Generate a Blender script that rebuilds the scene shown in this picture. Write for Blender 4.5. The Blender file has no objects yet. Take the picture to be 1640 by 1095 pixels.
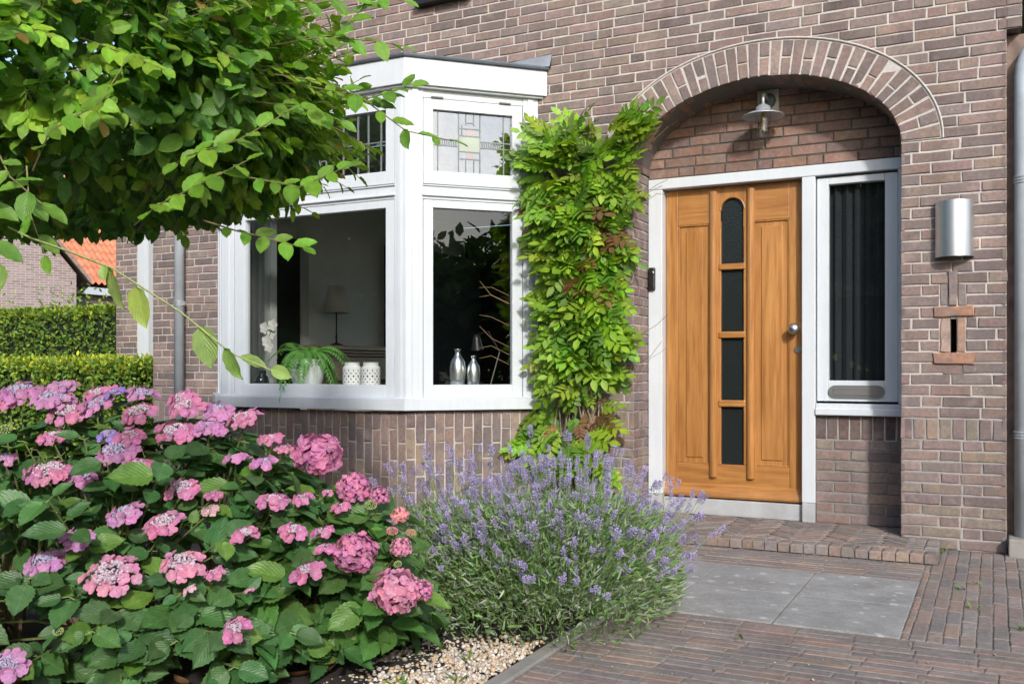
import bpy, math, random
import numpy as np
from mathutils import Vector, Matrix

random.seed(11)
RNG = np.random.default_rng(7)
C = bpy.context.scene.collection
SC = bpy.context.scene
R = math.radians

# ------------------------------------------------------------------ camera, sky, sun, exposure
YAW = R(26.8)
cam_d = bpy.data.cameras.new('camera')
cam = bpy.data.objects.new('camera', cam_d)
C.objects.link(cam)
cam_d.sensor_width = 36.0
cam_d.lens = 33.48
cam_d.shift_y = 0.0259
cam_d.clip_start = 0.05
cam_d.clip_end = 2000
cam.location = (0, -5.9, 1.02)
cam.rotation_euler = (R(90), 0, YAW)
SC.camera = cam

SUN_DIR = Vector((-0.68, 1.0, -0.66)).normalized()      # the way the light travels
elev = math.asin(-SUN_DIR.z)
azim = math.atan2(-SUN_DIR.x, -SUN_DIR.y)
world = bpy.data.worlds.new('World')
SC.world = world
world.use_nodes = True
wn = world.node_tree
sky = wn.nodes.new('ShaderNodeTexSky')
sky.sky_type = 'NISHITA'
sky.sun_disc = False
sky.sun_elevation = elev
sky.sun_rotation = azim
sky.dust_density = 1.6
sky.ozone_density = 0.6
bg = wn.nodes['Background']
wn.links.new(sky.outputs[0], bg.inputs[0])
bg.inputs[1].default_value = 0.15
sun_d = bpy.data.lights.new('sun', 'SUN')
sun_d.energy = 2.0
sun_d.angle = R(4)
sun_d.color = (1.0, 0.975, 0.945)
sun = bpy.data.objects.new('sun', sun_d)
sun.rotation_euler = SUN_DIR.to_track_quat('-Z', 'Y').to_euler()
sun.location = (6, -12, 9)
C.objects.link(sun)
SC.view_settings.view_transform = 'Standard'
SC.view_settings.look = 'None'
SC.view_settings.exposure = 0.72
SC.view_settings.gamma = 1.0
SC.cycles.max_bounces = 8
SC.cycles.transparent_max_bounces = 16

# ------------------------------------------------------------------ node helpers / materials
def new_mat(name):
    m = bpy.data.materials.new(name)
    m.use_nodes = True
    nt = m.node_tree
    return m, nt, nt.nodes['Principled BSDF'], nt.nodes['Material Output']

def N(nt, t, **kw):
    n = nt.nodes.new(t)
    for k, v in kw.items():
        if k.startswith('i_'):
            n.inputs[k[2:]].default_value = v
        else:
            setattr(n, k, v)
    return n

def obj_coords(nt, scale=(1, 1, 1)):
    tc = N(nt, 'ShaderNodeTexCoord')
    mp = N(nt, 'ShaderNodeMapping')
    mp.inputs['Scale'].default_value = scale
    nt.links.new(tc.outputs['Object'], mp.inputs['Vector'])
    return mp.outputs[0]

def noise(nt, vec, scale, detail=5, rough=.6):
    n = N(nt, 'ShaderNodeTexNoise')
    n.inputs['Scale'].default_value = scale
    n.inputs['Detail'].default_value = detail
    n.inputs['Roughness'].default_value = rough
    if vec is not None:
        nt.links.new(vec, n.inputs['Vector'])
    return n.outputs[0]

def ramp(nt, fac, stops):
    r = N(nt, 'ShaderNodeValToRGB')
    el = r.color_ramp.elements
    while len(el) < len(stops):
        el.new(.5)
    for e, (p, c) in zip(el, stops):
        e.position = p
        e.color = (*c, 1) if len(c) == 3 else c
    nt.links.new(fac, r.inputs[0])
    return r.outputs[0]

def mixc(nt, fac, a, b, mode='MIX'):
    m = N(nt, 'ShaderNodeMix', data_type='RGBA', blend_type=mode)
    for sock, v in ((m.inputs[0], fac), (m.inputs[6], a), (m.inputs[7], b)):
        if hasattr(v, 'is_linked') or hasattr(v, 'links'):
            nt.links.new(v, sock)
        else:
            sock.default_value = v if isinstance(v, (int, float)) else ((*v, 1) if len(v) == 3 else v)
    return m.outputs[2]

def bump(nt, bsdf, height, strength=.3, dist=.01):
    b = N(nt, 'ShaderNodeBump')
    b.inputs['Strength'].default_value = strength
    b.inputs['Distance'].default_value = dist
    nt.links.new(height, b.inputs['Height'])
    nt.links.new(b.outputs[0], bsdf.inputs['Normal'])

def attr(nt, name='col'):
    a = N(nt, 'ShaderNodeAttribute')
    a.attribute_name = name
    return a.outputs['Color']

MAT = {}

def plain(name, col, rough=.5, metal=0., var=.12, nscale=8., bstr=.0, bscale=60., spec=.5):
    m, nt, p, o = new_mat(name)
    v = obj_coords(nt)
    n = noise(nt, v, nscale)
    f = ramp(nt, n, [(.3, (1 - var,) * 3), (.7, (1 + var * .4,) * 3)])
    nt.links.new(mixc(nt, 1.0, col, f, 'MULTIPLY'), p.inputs['Base Color'])
    p.inputs['Roughness'].default_value = rough
    p.inputs['Metallic'].default_value = metal
    p.inputs['Specular IOR Level'].default_value = spec
    if bstr:
        bump(nt, p, noise(nt, v, bscale), bstr, .004)
    MAT[name] = m
    return m

def attr_rough(name, nscale=40., amount=.35, bstr=.5, bscale=90., rough=.9, stain=None, spec=.25, patch=None):
    """colour from the 'col' attribute, broken up by two noises, rough surface"""
    m, nt, p, o = new_mat(name)
    v = obj_coords(nt)
    n1 = noise(nt, v, nscale, 6, .65)
    n2 = noise(nt, v, 3.0, 4, .6)
    f1 = ramp(nt, n1, [(.28, (1 - amount,) * 3), (.72, (1 + amount * .6,) * 3)])
    f2 = ramp(nt, n2, [(.3, (.86, .86, .88)), (.7, (1.08, 1.06, 1.04))])
    c = mixc(nt, 1.0, attr(nt), f1, 'MULTIPLY')
    c = mixc(nt, 1.0, c, f2, 'MULTIPLY')
    if patch:
        n4 = noise(nt, v, 13., 4, .6)
        c = mixc(nt, ramp(nt, n4, [(.46, (0, 0, 0)), (.64, (.62,) * 3)]), c, patch[0])
        n5 = noise(nt, v, 9.5, 3, .55)
        c = mixc(nt, ramp(nt, n5, [(.56, (0, 0, 0)), (.72, (.5,) * 3)]), c, patch[1])
        n6 = noise(nt, v, 34., 6, .75)                       # small burnt pits
        c = mixc(nt, ramp(nt, n6, [(.66, (0, 0, 0)), (.72, (.75,) * 3)]), c, (.05, .04, .038))
        s_ = obj_coords(nt, (2.2, 2.2, .22))                 # long rain streaks
        n7 = noise(nt, s_, 1.6, 5, .65)
        c = mixc(nt, 1.0, c, ramp(nt, n7, [(.32, (.80, .79, .79)), (.58, (1.03, 1.03, 1.03))]), 'MULTIPLY')
    if stain:
        n3 = noise(nt, v, stain[1], 5, .7)
        k = ramp(nt, n3, [(stain[2], (0, 0, 0)), (stain[2] + .12, (1, 1, 1))])
        c = mixc(nt, k, c, stain[0])
    nt.links.new(c, p.inputs['Base Color'])
    p.inputs['Roughness'].default_value = rough
    p.inputs['Specular IOR Level'].default_value = spec
    bump(nt, p, noise(nt, v, bscale, 6, .7), bstr, .004)
    MAT[name] = m
    return m

attr_rough('brick', 55., .30, .7, 95., .9, ((.42, .38, .35), 16., .66), patch=((.185, .155, .15), (.36, .27, .225)))
attr_rough('mortar', 70., .20, .6, 160., .95)
attr_rough('paver', 45., .35, .6, 110., .88, ((.44, .42, .38), 26., .67), patch=((.20, .185, .175), (.34, .25, .20)))
attr_rough('paver_joint', 60., .5, .6, 160., .95)
attr_rough('pebble', 120., .2, .2, 200., .7)

def leaf_mat(name, rough=.4, trans=.35, vein=.25, nveins=8., bstr=.25, spec=.5):
    m, nt, p, o = new_mat(name)
    uv = N(nt, 'ShaderNodeUVMap')
    sep = N(nt, 'ShaderNodeSeparateXYZ')
    nt.links.new(uv.outputs[0], sep.inputs[0])
    au = N(nt, 'ShaderNodeMath', operation='ABSOLUTE')
    nt.links.new(sep.outputs[0], au.inputs[0])          # |u|, 0 on the midrib
    k = N(nt, 'ShaderNodeMath', operation='MULTIPLY_ADD')
    nt.links.new(au.outputs[0], k.inputs[0]); k.inputs[1].default_value = -.55
    nt.links.new(sep.outputs[1], k.inputs[2])
    k2 = N(nt, 'ShaderNodeMath', operation='MULTIPLY'); k2.inputs[1].default_value = nveins * 2 * math.pi
    nt.links.new(k.outputs[0], k2.inputs[0])
    sn = N(nt, 'ShaderNodeMath', operation='SINE')
    nt.links.new(k2.outputs[0], sn.inputs[0])
    side = ramp(nt, sn.outputs[0], [(.90, (0, 0, 0)), (1.0, (1, 1, 1))])
    mid = ramp(nt, au.outputs[0], [(.0, (1, 1, 1)), (.07, (0, 0, 0))])
    both = mixc(nt, 1.0, mid, mixc(nt, 1.0, side, (.55, .55, .55), 'MULTIPLY'), 'LIGHTEN')
    col = attr(nt)
    v = obj_coords(nt)
    nz = ramp(nt, noise(nt, v, 45., 4), [(.3, (.78, .8, .78)), (.7, (1.15, 1.12, 1.1))])
    col = mixc(nt, 1.0, col, nz, 'MULTIPLY')
    light = mixc(nt, 1.0, col, (1.9, 1.7, 1.9), 'MULTIPLY')
    veinf = mixc(nt, 1.0, both, (vein,) * 3, 'MULTIPLY')
    c = mixc(nt, veinf, col, light)
    nt.links.new(c, p.inputs['Base Color'])
    p.inputs['Roughness'].default_value = rough
    p.inputs['Specular IOR Level'].default_value = spec
    if bstr:
        bump(nt, p, sn.outputs[0], bstr, .002)
    t = N(nt, 'ShaderNodeBsdfTranslucent')
    tc = mixc(nt, 1.0, c, (1.5, 1.6, .6), 'MULTIPLY')
    nt.links.new(tc, t.inputs[0])
    mx = N(nt, 'ShaderNodeMixShader')
    mx.inputs[0].default_value = trans
    nt.links.new(p.outputs[0], mx.inputs[1]); nt.links.new(t.outputs[0], mx.inputs[2])
    nt.links.new(mx.outputs[0], o.inputs[0])
    MAT[name] = m
    return m

leaf_mat('beech_leaf', .42, .34, .20, 7., .3)
leaf_mat('hydrangea_leaf', .44, .22, .40, 7., .25)
leaf_mat('vine_leaf', .45, .35, .25, 6., .2)
leaf_mat('small_leaf', .55, .25, .0, 4., .0, .3)
leaf_mat('blade', .6, .2, .0, 1., .0, .3)

def petal_mat(name, trans=.3):
    m, nt, p, o = new_mat(name)
    v = obj_coords(nt)
    nz = ramp(nt, noise(nt, v, 60., 3), [(.3, (.93, .90, .93)), (.7, (1.06, 1.08, 1.05))])
    c = mixc(nt, 1.0, attr(nt), nz, 'MULTIPLY')
    nt.links.new(c, p.inputs['Base Color'])
    p.inputs['Roughness'].default_value = .65
    p.inputs['Specular IOR Level'].default_value = .2
    t = N(nt, 'ShaderNodeBsdfTranslucent')
    nt.links.new(c, t.inputs[0])
    mx = N(nt, 'ShaderNodeMixShader'); mx.inputs[0].default_value = trans
    nt.links.new(p.outputs[0], mx.inputs[1]); nt.links.new(t.outputs[0], mx.inputs[2])
    nt.links.new(mx.outputs[0], o.inputs[0])
    MAT[name] = m
petal_mat('petal')

def stem_mat(name):
    m, nt, p, o = new_mat(name)
    v = obj_coords(nt)
    nz = ramp(nt, noise(nt, v, 80., 4), [(.3, (.65, .65, .65)), (.7, (1.2, 1.2, 1.2))])
    nt.links.new(mixc(nt, 1.0, attr(nt), nz, 'MULTIPLY'), p.inputs['Base Color'])
    p.inputs['Roughness'].default_value = .75
    bump(nt, p, noise(nt, v, 150., 4), .4, .003)
    MAT[name] = m
stem_mat('stem')

def paint_mat():
    m, nt, p, o = new_mat('white_paint')
    v = obj_coords(nt)
    s = obj_coords(nt, (9, 9, .8))
    a = ramp(nt, noise(nt, s, 3., 5, .65), [(.30, (.585, .625, .66)), (.62, (.62, .66, .695))])
    d = ramp(nt, noise(nt, v, 2.2, 6, .7), [(.30, (.93, .925, .92)), (.6, (1, 1, 1))])
    nt.links.new(mixc(nt, 1.0, a, d, 'MULTIPLY'), p.inputs['Base Color'])
    p.inputs['Roughness'].default_value = .32
    bump(nt, p, noise(nt, obj_coords(nt, (60, 60, 6)), 4., 4), .08, .002)
    MAT['white_paint'] = m
paint_mat()

def wood_mat(name, c1, c2, c3, vert=True):
    m, nt, p, o = new_mat(name)
    s = obj_coords(nt, (38, 38, 1.5) if vert else (1.5, 38, 38))
    s2 = obj_coords(nt, (7, 7, .55) if vert else (.55, 7, 7))
    g = noise(nt, s, 3., 8, .7)
    b = noise(nt, s2, 1.6, 5, .6)
    base = ramp(nt, b, [(.25, c1), (.5, c2), (.75, c3)])
    gr = ramp(nt, g, [(.3, (.80, .75, .70)), (.6, (1.06, 1.06, 1.06))])
    wv = ramp(nt, noise(nt, obj_coords(nt, (16, 16, 1.1) if vert else (1.1, 16, 16)), 2.2, 3, .5), [(.38, (.84, .79, .72)), (.55, (1.05, 1.05, 1.05))])
    gr = mixc(nt, 1., gr, wv, 'MULTIPLY')
    bl = ramp(nt, noise(nt, obj_coords(nt, (3, 3, 1.2)), 1.3, 4, .6), [(.35, (.86, .83, .80)), (.65, (1.05, 1.04, 1.02))])
    gr = mixc(nt, 1., gr, bl, 'MULTIPLY')
    nt.links.new(mixc(nt, 1.0, base, gr, 'MULTIPLY'), p.inputs['Base Color'])
    p.inputs['Roughness'].default_value = .33
    p.inputs['Coat Weight'].default_value = .25
    p.inputs['Coat Roughness'].default_value = .2
    bump(nt, p, g, .06, .002)
    MAT[name] = m
wood_mat('door_wood', (.37, .170, .050), (.43, .205, .064), (.49, .25, .085))
wood_mat('door_wood_across', (.36, .165, .050), (.42, .20, .062), (.47, .24, .08), False)
wood_mat('oak', (.26, .19, .11), (.34, .26, .16), (.40, .31, .20), False)

def glass_mat(name, f0=.06, tint=(.86, .9, .88), rough=.0, bstr=0., bscale=20.):
    m, nt, p, o = new_mat(name)
    nt.nodes.remove(p)
    lw = N(nt, 'ShaderNodeLayerWeight'); lw.inputs[0].default_value = .5
    pw = N(nt, 'ShaderNodeMath', operation='POWER'); pw.inputs[1].default_value = 5.
    nt.links.new(lw.outputs['Facing'], pw.inputs[0])
    fr = N(nt, 'ShaderNodeMath', operation='MULTIPLY_ADD'); fr.inputs[1].default_value = 1 - f0; fr.inputs[2].default_value = f0
    nt.links.new(pw.outputs[0], fr.inputs[0])
    tr = N(nt, 'ShaderNodeBsdfTransparent'); tr.inputs[0].default_value = (*tint, 1)
    gl = N(nt, 'ShaderNodeBsdfGlossy'); gl.inputs['Roughness'].default_value = rough
    if bstr:
        b = N(nt, 'ShaderNodeBump'); b.inputs['Strength'].default_value = bstr; b.inputs['Distance'].default_value = .004
        nt.links.new(noise(nt, obj_coords(nt), bscale, 2), b.inputs['Height'])
        nt.links.new(b.outputs[0], gl.inputs['Normal'])
    mx = N(nt, 'ShaderNodeMixShader')
    nt.links.new(fr.outputs[0], mx.inputs[0]); nt.links.new(tr.outputs[0], mx.inputs[1]); nt.links.new(gl.outputs[0], mx.inputs[2])
    nt.links.new(mx.outputs[0], o.inputs[0])
    MAT[name] = m
glass_mat('window_glass', .10, (.93, .95, .94), 0., .03, 3.)
glass_mat('leaded_glass', .40, (.70, .74, .76), .02, .30, 14.)
glass_mat('jar_glass', .05, (.93, .95, .95))
def hammered():
    m, nt, p, o = new_mat('hammered_glass')
    v = obj_coords(nt)
    p.inputs['Base Color'].default_value = (.016, .020, .020, 1)
    p.inputs['Roughness'].default_value = .14
    n = N(nt, 'ShaderNodeTexVoronoi'); n.inputs['Scale'].default_value = 140.
    nt.links.new(v, n.inputs['Vector'])
    bump(nt, p, n.outputs[0], .35, .003)
    MAT['hammered_glass'] = m
hammered()

plain('zinc', (.46, .51, .55), .5, .15, .2, 6., .05)
plain('lead', (.13, .15, .18), .55, .4, .3, 7., .1, 30.)
plain('lead_came', (.22, .24, .25), .5, .3)
plain('steel', (.72, .73, .74), .40, 1., .08, 4.)
plain('satin_steel', (.52, .52, .50), .35, 1., .1, 20.)
plain('alu_grey', (.20, .20, .19), .45, .4, .1)
plain('galv', (.50, .53, .56), .45, .5, .2, 20.)
plain('galv_disc', (.12, .16, .17), .5, .5, .35, 30.)
plain('cream_board', (.46, .44, .36), .7, 0, .15, 12.)
plain('black_plastic', (.012, .012, .013), .4, 0, .05)
plain('concrete', (.29, .275, .25), .9, 0, .25, 9., .4, 120.)
plain('stone', (.42, .43, .44), .8, 0, .2, 7., .25, 90.)
plain('blue_stone', (.12, .13, .15), .7, 0, .3, 8., .2)
plain('white_ceramic', (.78, .78, .76), .35)
plain('silver', (.74, .75, .75), .34, 1., .05, 4.)
plain('lamp_linen', (.72, .70, .64), .9)
plain('dark_metal', (.05, .045, .04), .4, .6)
plain('room_wall', (.80, .82, .77), .95, 0, .1, 2.)
plain('room_dark', (.025, .025, .025), .9)  # unlit look of far walls, doorway and hall put into colour; cupboard too
plain('room_floor', (.30, .22, .15), .6, 0, .2)
plain('ceiling_white', (.6, .6, .58), .95)
plain('linen', (.30, .31, .29), .95, 0, .1, 5.)
plain('dark_cloth', (.018, .022, .027), .95, 0, .2, 9.)
plain('bulb_brass', (.6, .45, .2), .3, .8)
plain('pale_yellow_glass', (.40, .45, .37), .25)
plain('pale_pink_glass', (.44, .36, .35), .25)
plain('green_glass', (.02, .16, .10), .25)
plain('amber_glass', (.3, .12, .02), .25)
plain('old_wood', (.27, .20, .165), .85, 0, .4, 14., .3)
plain('hose_green', (.01, .12, .09), .5)
plain('roof_slate', (.07, .07, .075), .8, 0, .25, 4.)
plain('grey_render', (.26, .25, .25), .9, 0, .15, 2.)
plain('bark', (.16, .13, .10), .9, 0, .4, 25., .6, 60.)

def slab_mat():
    m, nt, p, o = new_mat('slab')
    v = obj_coords(nt)
    n1 = ramp(nt, noise(nt, v, 3., 7, .7), [(.25, (.25, .25, .25)), (.7, (.36, .355, .345))])
    n2 = ramp(nt, noise(nt, v, 160., 4, .7), [(.3, (.74, .74, .74)), (.7, (1.18, 1.18, 1.18))])
    c = mixc(nt, 1.0, n1, n2, 'MULTIPLY')
    vo = N(nt, 'ShaderNodeTexVoronoi'); vo.voronoi_dimensions = '2D'; vo.inputs['Scale'].default_value = 11.; vo.inputs['Randomness'].default_value = 1.
    mp = N(nt, 'ShaderNodeVectorMath', operation='ADD')
    nn = N(nt, 'ShaderNodeTexNoise'); nn.inputs['Scale'].default_value = 24.
    nt.links.new(v, nn.inputs['Vector'])
    sc = N(nt, 'ShaderNodeVectorMath', operation='SCALE'); sc.inputs['Scale'].default_value = .03
    nt.links.new(nn.outputs['Color'], sc.inputs[0])
    nt.links.new(v, mp.inputs[0]); nt.links.new(sc.outputs[0], mp.inputs[1])
    nt.links.new(mp.outputs[0], vo.inputs['Vector'])
    sp = N(nt, 'ShaderNodeSeparateColor'); nt.links.new(vo.outputs['Color'], sp.inputs[0])
    thr = N(nt, 'ShaderNodeMath', operation='MULTIPLY_ADD')   # radius of each lichen spot differs by cell
    nt.links.new(sp.outputs[0], thr.inputs[0]); thr.inputs[1].default_value = .44; thr.inputs[2].default_value = -.20
    d = N(nt, 'ShaderNodeMath', operation='SUBTRACT')
    nt.links.new(thr.outputs[0], d.inputs[0]); nt.links.new(vo.outputs['Distance'], d.inputs[1])
    k = ramp(nt, d.outputs[0], [(.0, (0, 0, 0)), (.03, (1, 1, 1))])
    c = mixc(nt, mixc(nt, 1., k, (.62,) * 3, 'MULTIPLY'), c, (.55, .55, .52))
    dst = ramp(nt, noise(nt, v, 5.5, 7, .75), [(.34, (.72, .71, .69)), (.60, (1.04, 1.04, 1.04))])
    c = mixc(nt, 1., c, dst, 'MULTIPLY')
    nt.links.new(c, p.inputs['Base Color'])
    p.inputs['Roughness'].default_value = .88
    bump(nt, p, noise(nt, v, 200., 4), .35, .003)
    MAT['slab'] = m
slab_mat()

def soil_mat(name, a, b, sc=14.):
    m, nt, p, o = new_mat(name)
    v = obj_coords(nt)
    n = noise(nt, v, sc, 8, .75)
    nt.links.new(ramp(nt, n, [(.3, a), (.7, b)]), p.inputs['Base Color'])
    p.inputs['Roughness'].default_value = .95
    bump(nt, p, n, 1.0, .03)
    MAT[name] = m
soil_mat('soil', (.018, .014, .011), (.06, .045, .033), 22.)
soil_mat('ground', (.05, .06, .03), (.12, .12, .07), 6.)
soil_mat('street', (.26, .25, .24), (.36, .35, .33), 12.)

def far_brick_mat(name, c1, c2, mo, sc=1.):
    m, nt, p, o = new_mat(name)
    tc = N(nt, 'ShaderNodeTexCoord')
    mp = N(nt, 'ShaderNodeMapping'); mp.inputs['Rotation'].default_value = (R(90), 0, 0)
    nt.links.new(tc.outputs['Object'], mp.inputs['Vector'])
    b = N(nt, 'ShaderNodeTexBrick')
    nt.links.new(mp.outputs[0], b.inputs['Vector'])
    b.inputs['Color1'].default_value = (*c1, 1); b.inputs['Color2'].default_value = (*c2, 1); b.inputs['Mortar'].default_value = (*mo, 1)
    b.inputs['Scale'].default_value = sc
    b.inputs['Brick Width'].default_value = .225; b.inputs['Row Height'].default_value = .066; b.inputs['Mortar Size'].default_value = .006
    nt.links.new(b.outputs[0], p.inputs['Base Color'])
    p.inputs['Roughness'].default_value = .9
    MAT[name] = m
far_brick_mat('far_brick', (.30, .23, .22), (.20, .15, .145), (.45, .42, .40))
far_brick_mat('far_dark_brick', (.17, .12, .11), (.12, .085, .08), (.2, .18, .17))

def tile_mat():
    m, nt, p, o = new_mat('orange_tile')
    n = noise(nt, obj_coords(nt), 3., 5)
    nt.links.new(ramp(nt, n, [(.3, (.50, .17, .085)), (.7, (.66, .27, .15))]), p.inputs['Base Color'])
    p.inputs['Roughness'].default_value = .8
    MAT['orange_tile'] = m
tile_mat()

# ------------------------------------------------------------------ object helpers
def put(o, label=None, cat=None, group=None, kind=None):
    if label: o['label'] = label
    if cat: o['category'] = cat
    if group: o['group'] = group
    if kind: o['kind'] = kind
    return o

def thing(name, label, cat, loc=(0, 0, 0), rz=0., group=None):
    o = bpy.data.objects.new(name, None)
    o.location = loc; o.rotation_euler = (0, 0, rz)
    o.empty_display_size = .1
    C.objects.link(o)
    return put(o, label, cat, group)

def root_of(o):
    while o.parent: o = o.parent
    return o

class MB:
    """collects shapes; build() links them as one mesh object. Vertices are in the space of the thing (world space if origin is given)."""
    def __init__(s):
        s.v, s.f, s.m, s.c, s.cur, s.col = [], [], [], [], 0, (1, 1, 1)
    def add(s, verts, faces, mi=None, col=None):
        n = len(s.v)
        s.v.extend([tuple(q) for q in verts])
        s.c.extend([col or s.col] * len(verts))
        for f in faces:
            s.f.append([n + i for i in f]); s.m.append(s.cur if mi is None else mi)
        return s
    def box(s, a, b, mi=None, col=None, M=None):
        (x0, y0, z0), (x1, y1, z1) = [min(p, q) for p, q in zip(a, b)], [max(p, q) for p, q in zip(a, b)]
        vs = [(x0, y0, z0), (x1, y0, z0), (x1, y1, z0), (x0, y1, z0), (x0, y0, z1), (x1, y0, z1), (x1, y1, z1), (x0, y1, z1)]
        if M is not None: vs = [tuple(M @ Vector(q)) for q in vs]
        return s.add(vs, [(0, 3, 2, 1), (4, 5, 6, 7), (0, 1, 5, 4), (1, 2, 6, 5), (2, 3, 7, 6), (3, 0, 4, 7)], mi, col)
    def prism(s, poly, z0, z1, mi=None, col=None):
        n = len(poly)
        vs = [(x, y, z0) for x, y in poly] + [(x, y, z1) for x, y in poly]
        fs = [tuple(range(n - 1, -1, -1)), tuple(range(n, 2 * n))] + [(i, (i + 1) % n, n + (i + 1) % n, n + i) for i in range(n)]
        return s.add(vs, fs, mi, col)
    def tube(s, pts, rad, n=8, mi=None, col=None, cap=True):
        pts = [Vector(p) for p in pts]
        if not isinstance(rad, (list, tuple)): rad = [rad] * len(pts)
        vs, fs = [], []
        prev = None
        for i, p in enumerate(pts):
            t = (pts[min(i + 1, len(pts) - 1)] - pts[max(i - 1, 0)]).normalized()
            if prev is None:
                a = Vector((1, 0, 0)) if abs(t.x) < .8 else Vector((0, 1, 0))
                u = t.cross(a).normalized()
            else:
                u = (prev - t * prev.dot(t)).normalized()
            prev = u
            w = t.cross(u)
            for k in range(n):
                an = 2 * math.pi * k / n
                vs.append(p + (u * math.cos(an) + w * math.sin(an)) * rad[i])
        for i in range(len(pts) - 1):
            for k in range(n):
                a, b = i * n + k, i * n + (k + 1) % n
                fs.append((a, b, b + n, a + n))
        if cap:
            fs.append(tuple(range(n - 1, -1, -1))); fs.append(tuple(range((len(pts) - 1) * n, len(pts) * n)))
        return s.add(vs, fs, mi, col)
    def lathe(s, prof, n=24, cen=(0, 0, 0), mi=None, col=None, a0=0., a1=2 * math.pi):
        full = abs(a1 - a0) > 6.28
        m = n if full else n + 1
        vs, fs = [], []
        for r, z in prof:
            for k in range(m):
                an = a0 + (a1 - a0) * k / n
                vs.append((cen[0] + r * math.cos(an), cen[1] + r * math.sin(an), cen[2] + z))
        for i in range(len(prof) - 1):
            for k in range(n):
                a, b = i * m + k, i * m + (k + 1) % m
                fs.append((a, b, b + m, a + m))
        return s.add(vs, fs, mi, col)
    def build(s, name, mats, parent=None, smooth=False, bevel=0., origin=None):
        if isinstance(mats, str): mats = [mats]
        me = bpy.data.meshes.new(name)
        v = s.v
        if origin is not None:
            v = [(a - origin[0], b - origin[1], c - origin[2]) for a, b, c in v]
        me.from_pydata(v, [], s.f)
        for m in mats: me.materials.append(MAT[m])
        me.polygons.foreach_set('material_index', s.m)
        if smooth: me.polygons.foreach_set('use_smooth', [True] * len(s.f))
        ca = me.color_attributes.new('col', 'FLOAT_COLOR', 'POINT')
        ca.data.foreach_set('color', np.array([(*c, 1.) for c in s.c], dtype=np.float32).ravel())
        me.update()
        o = bpy.data.objects.new(name, me)
        C.objects.link(o)
        if parent is not None: o.parent = parent
        if bevel:
            b = o.modifiers.new('bevel', 'BEVEL'); b.width = bevel; b.segments = 2; b.limit_method = 'ANGLE'; b.angle_limit = R(40)
            b.harden_normals = False
        return o

def scatter(name, tv, tf, tuv, pos, rot, scl, col, mat, parent=None, smooth=True, vcol=None):
    """one mesh made of many placed copies of a small template (leaves, blades, stones). rot (n,3,3), scl (n,) or (n,3), col (n,3)"""
    pos = np.asarray(pos, np.float32); n = len(pos)
    tv = np.asarray(tv, np.float32); k = len(tv)
    scl = np.asarray(scl, np.float32)
    if scl.ndim == 1: scl = np.repeat(scl[:, None], 3, 1)
    V = tv[None] * scl[:, None, :]
    V = np.einsum('nij,nkj->nki', np.asarray(rot, np.float32), V) + pos[:, None, :]
    V = V.reshape(-1, 3)
    lens = np.array([len(f) for f in tf], np.int32)
    flat = np.concatenate([np.array(f, np.int32) for f in tf])
    loops = (flat[None] + (np.arange(n, dtype=np.int32) * k)[:, None]).ravel()
    ltot = np.tile(lens, n)
    lstart = np.concatenate([[0], np.cumsum(ltot)[:-1]]).astype(np.int32)
    me = bpy.data.meshes.new(name)
    me.vertices.add(len(V)); me.vertices.foreach_set('co', V.ravel())
    me.loops.add(len(loops)); me.loops.foreach_set('vertex_index', loops)
    me.polygons.add(len(ltot)); me.polygons.foreach_set('loop_start', lstart)
    me.materials.append(MAT[mat])
    if tuv is not None:
        uvl = me.uv_layers.new(name='UVMap')
        uvl.data.foreach_set('uv', np.tile(np.asarray(tuv, np.float32)[flat], (n, 1)).ravel())
    cc = np.ones((n, k, 4), np.float32)
    cc[:, :, :3] = np.asarray(col, np.float32)[:, None, :]
    if vcol is not None: cc[:, :, :3] *= np.asarray(vcol, np.float32)[None]
    ca = me.color_attributes.new('col', 'FLOAT_COLOR', 'POINT')
    ca.data.foreach_set('color', cc.ravel())
    if smooth: me.polygons.foreach_set('use_smooth', np.ones(len(ltot), bool))
    me.update(calc_edges=True); me.validate()
    o = bpy.data.objects.new(name, me)
    C.objects.link(o)
    if parent is not None: o.parent = parent
    return o

def nrm(a):
    return a / np.maximum(np.linalg.norm(a, axis=-1, keepdims=True), 1e-9)

def frames(axis, normal):
    """rotation matrices whose columns are (side, axis, normal)"""
    a = nrm(np.asarray(axis, float)); n = np.asarray(normal, float)
    n = nrm(n - a * (a * n).sum(-1, keepdims=True))
    s = np.cross(a, n)
    return np.stack([s, a, n], -1)

def leaf_template(L, W, rows=6, half=2, peak=.42, fold=.12, droop=.2, wave=0., nw=5, serr=0., tip=.9):
    """leaf in the xy plane, base at the origin, axis +y; uv = (across -1..1, along 0..1)"""
    v, uv, f = [], [], []
    cols = 2 * half + 1
    for i in range(rows + 1):
        t = i / rows
        w = math.sqrt(max(0, 1 - (1 - t / peak) ** 2)) if t < peak else (1 - ((t - peak) / (1 - peak)) ** 2) ** tip
        w = max(w, 0.02) * W / 2
        if serr and 0 < i < rows: w *= 1 + serr * (1 if i % 2 else -1)
        for j in range(cols):
            u = (j - half) / half
            x = u * w
            z = abs(u) * fold * W - droop * L * t * t
            if wave: z += wave * L * math.sin(nw * 2 * math.pi * t + (0 if u > 0 else 1.2)) * abs(u)
            v.append((x, t * L, z)); uv.append((u, t))
    for i in range(rows):
        for j in range(cols - 1):
            a = i * cols + j
            f.append((a, a + 1, a + cols + 1, a + cols))
    return v, f, uv

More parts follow.
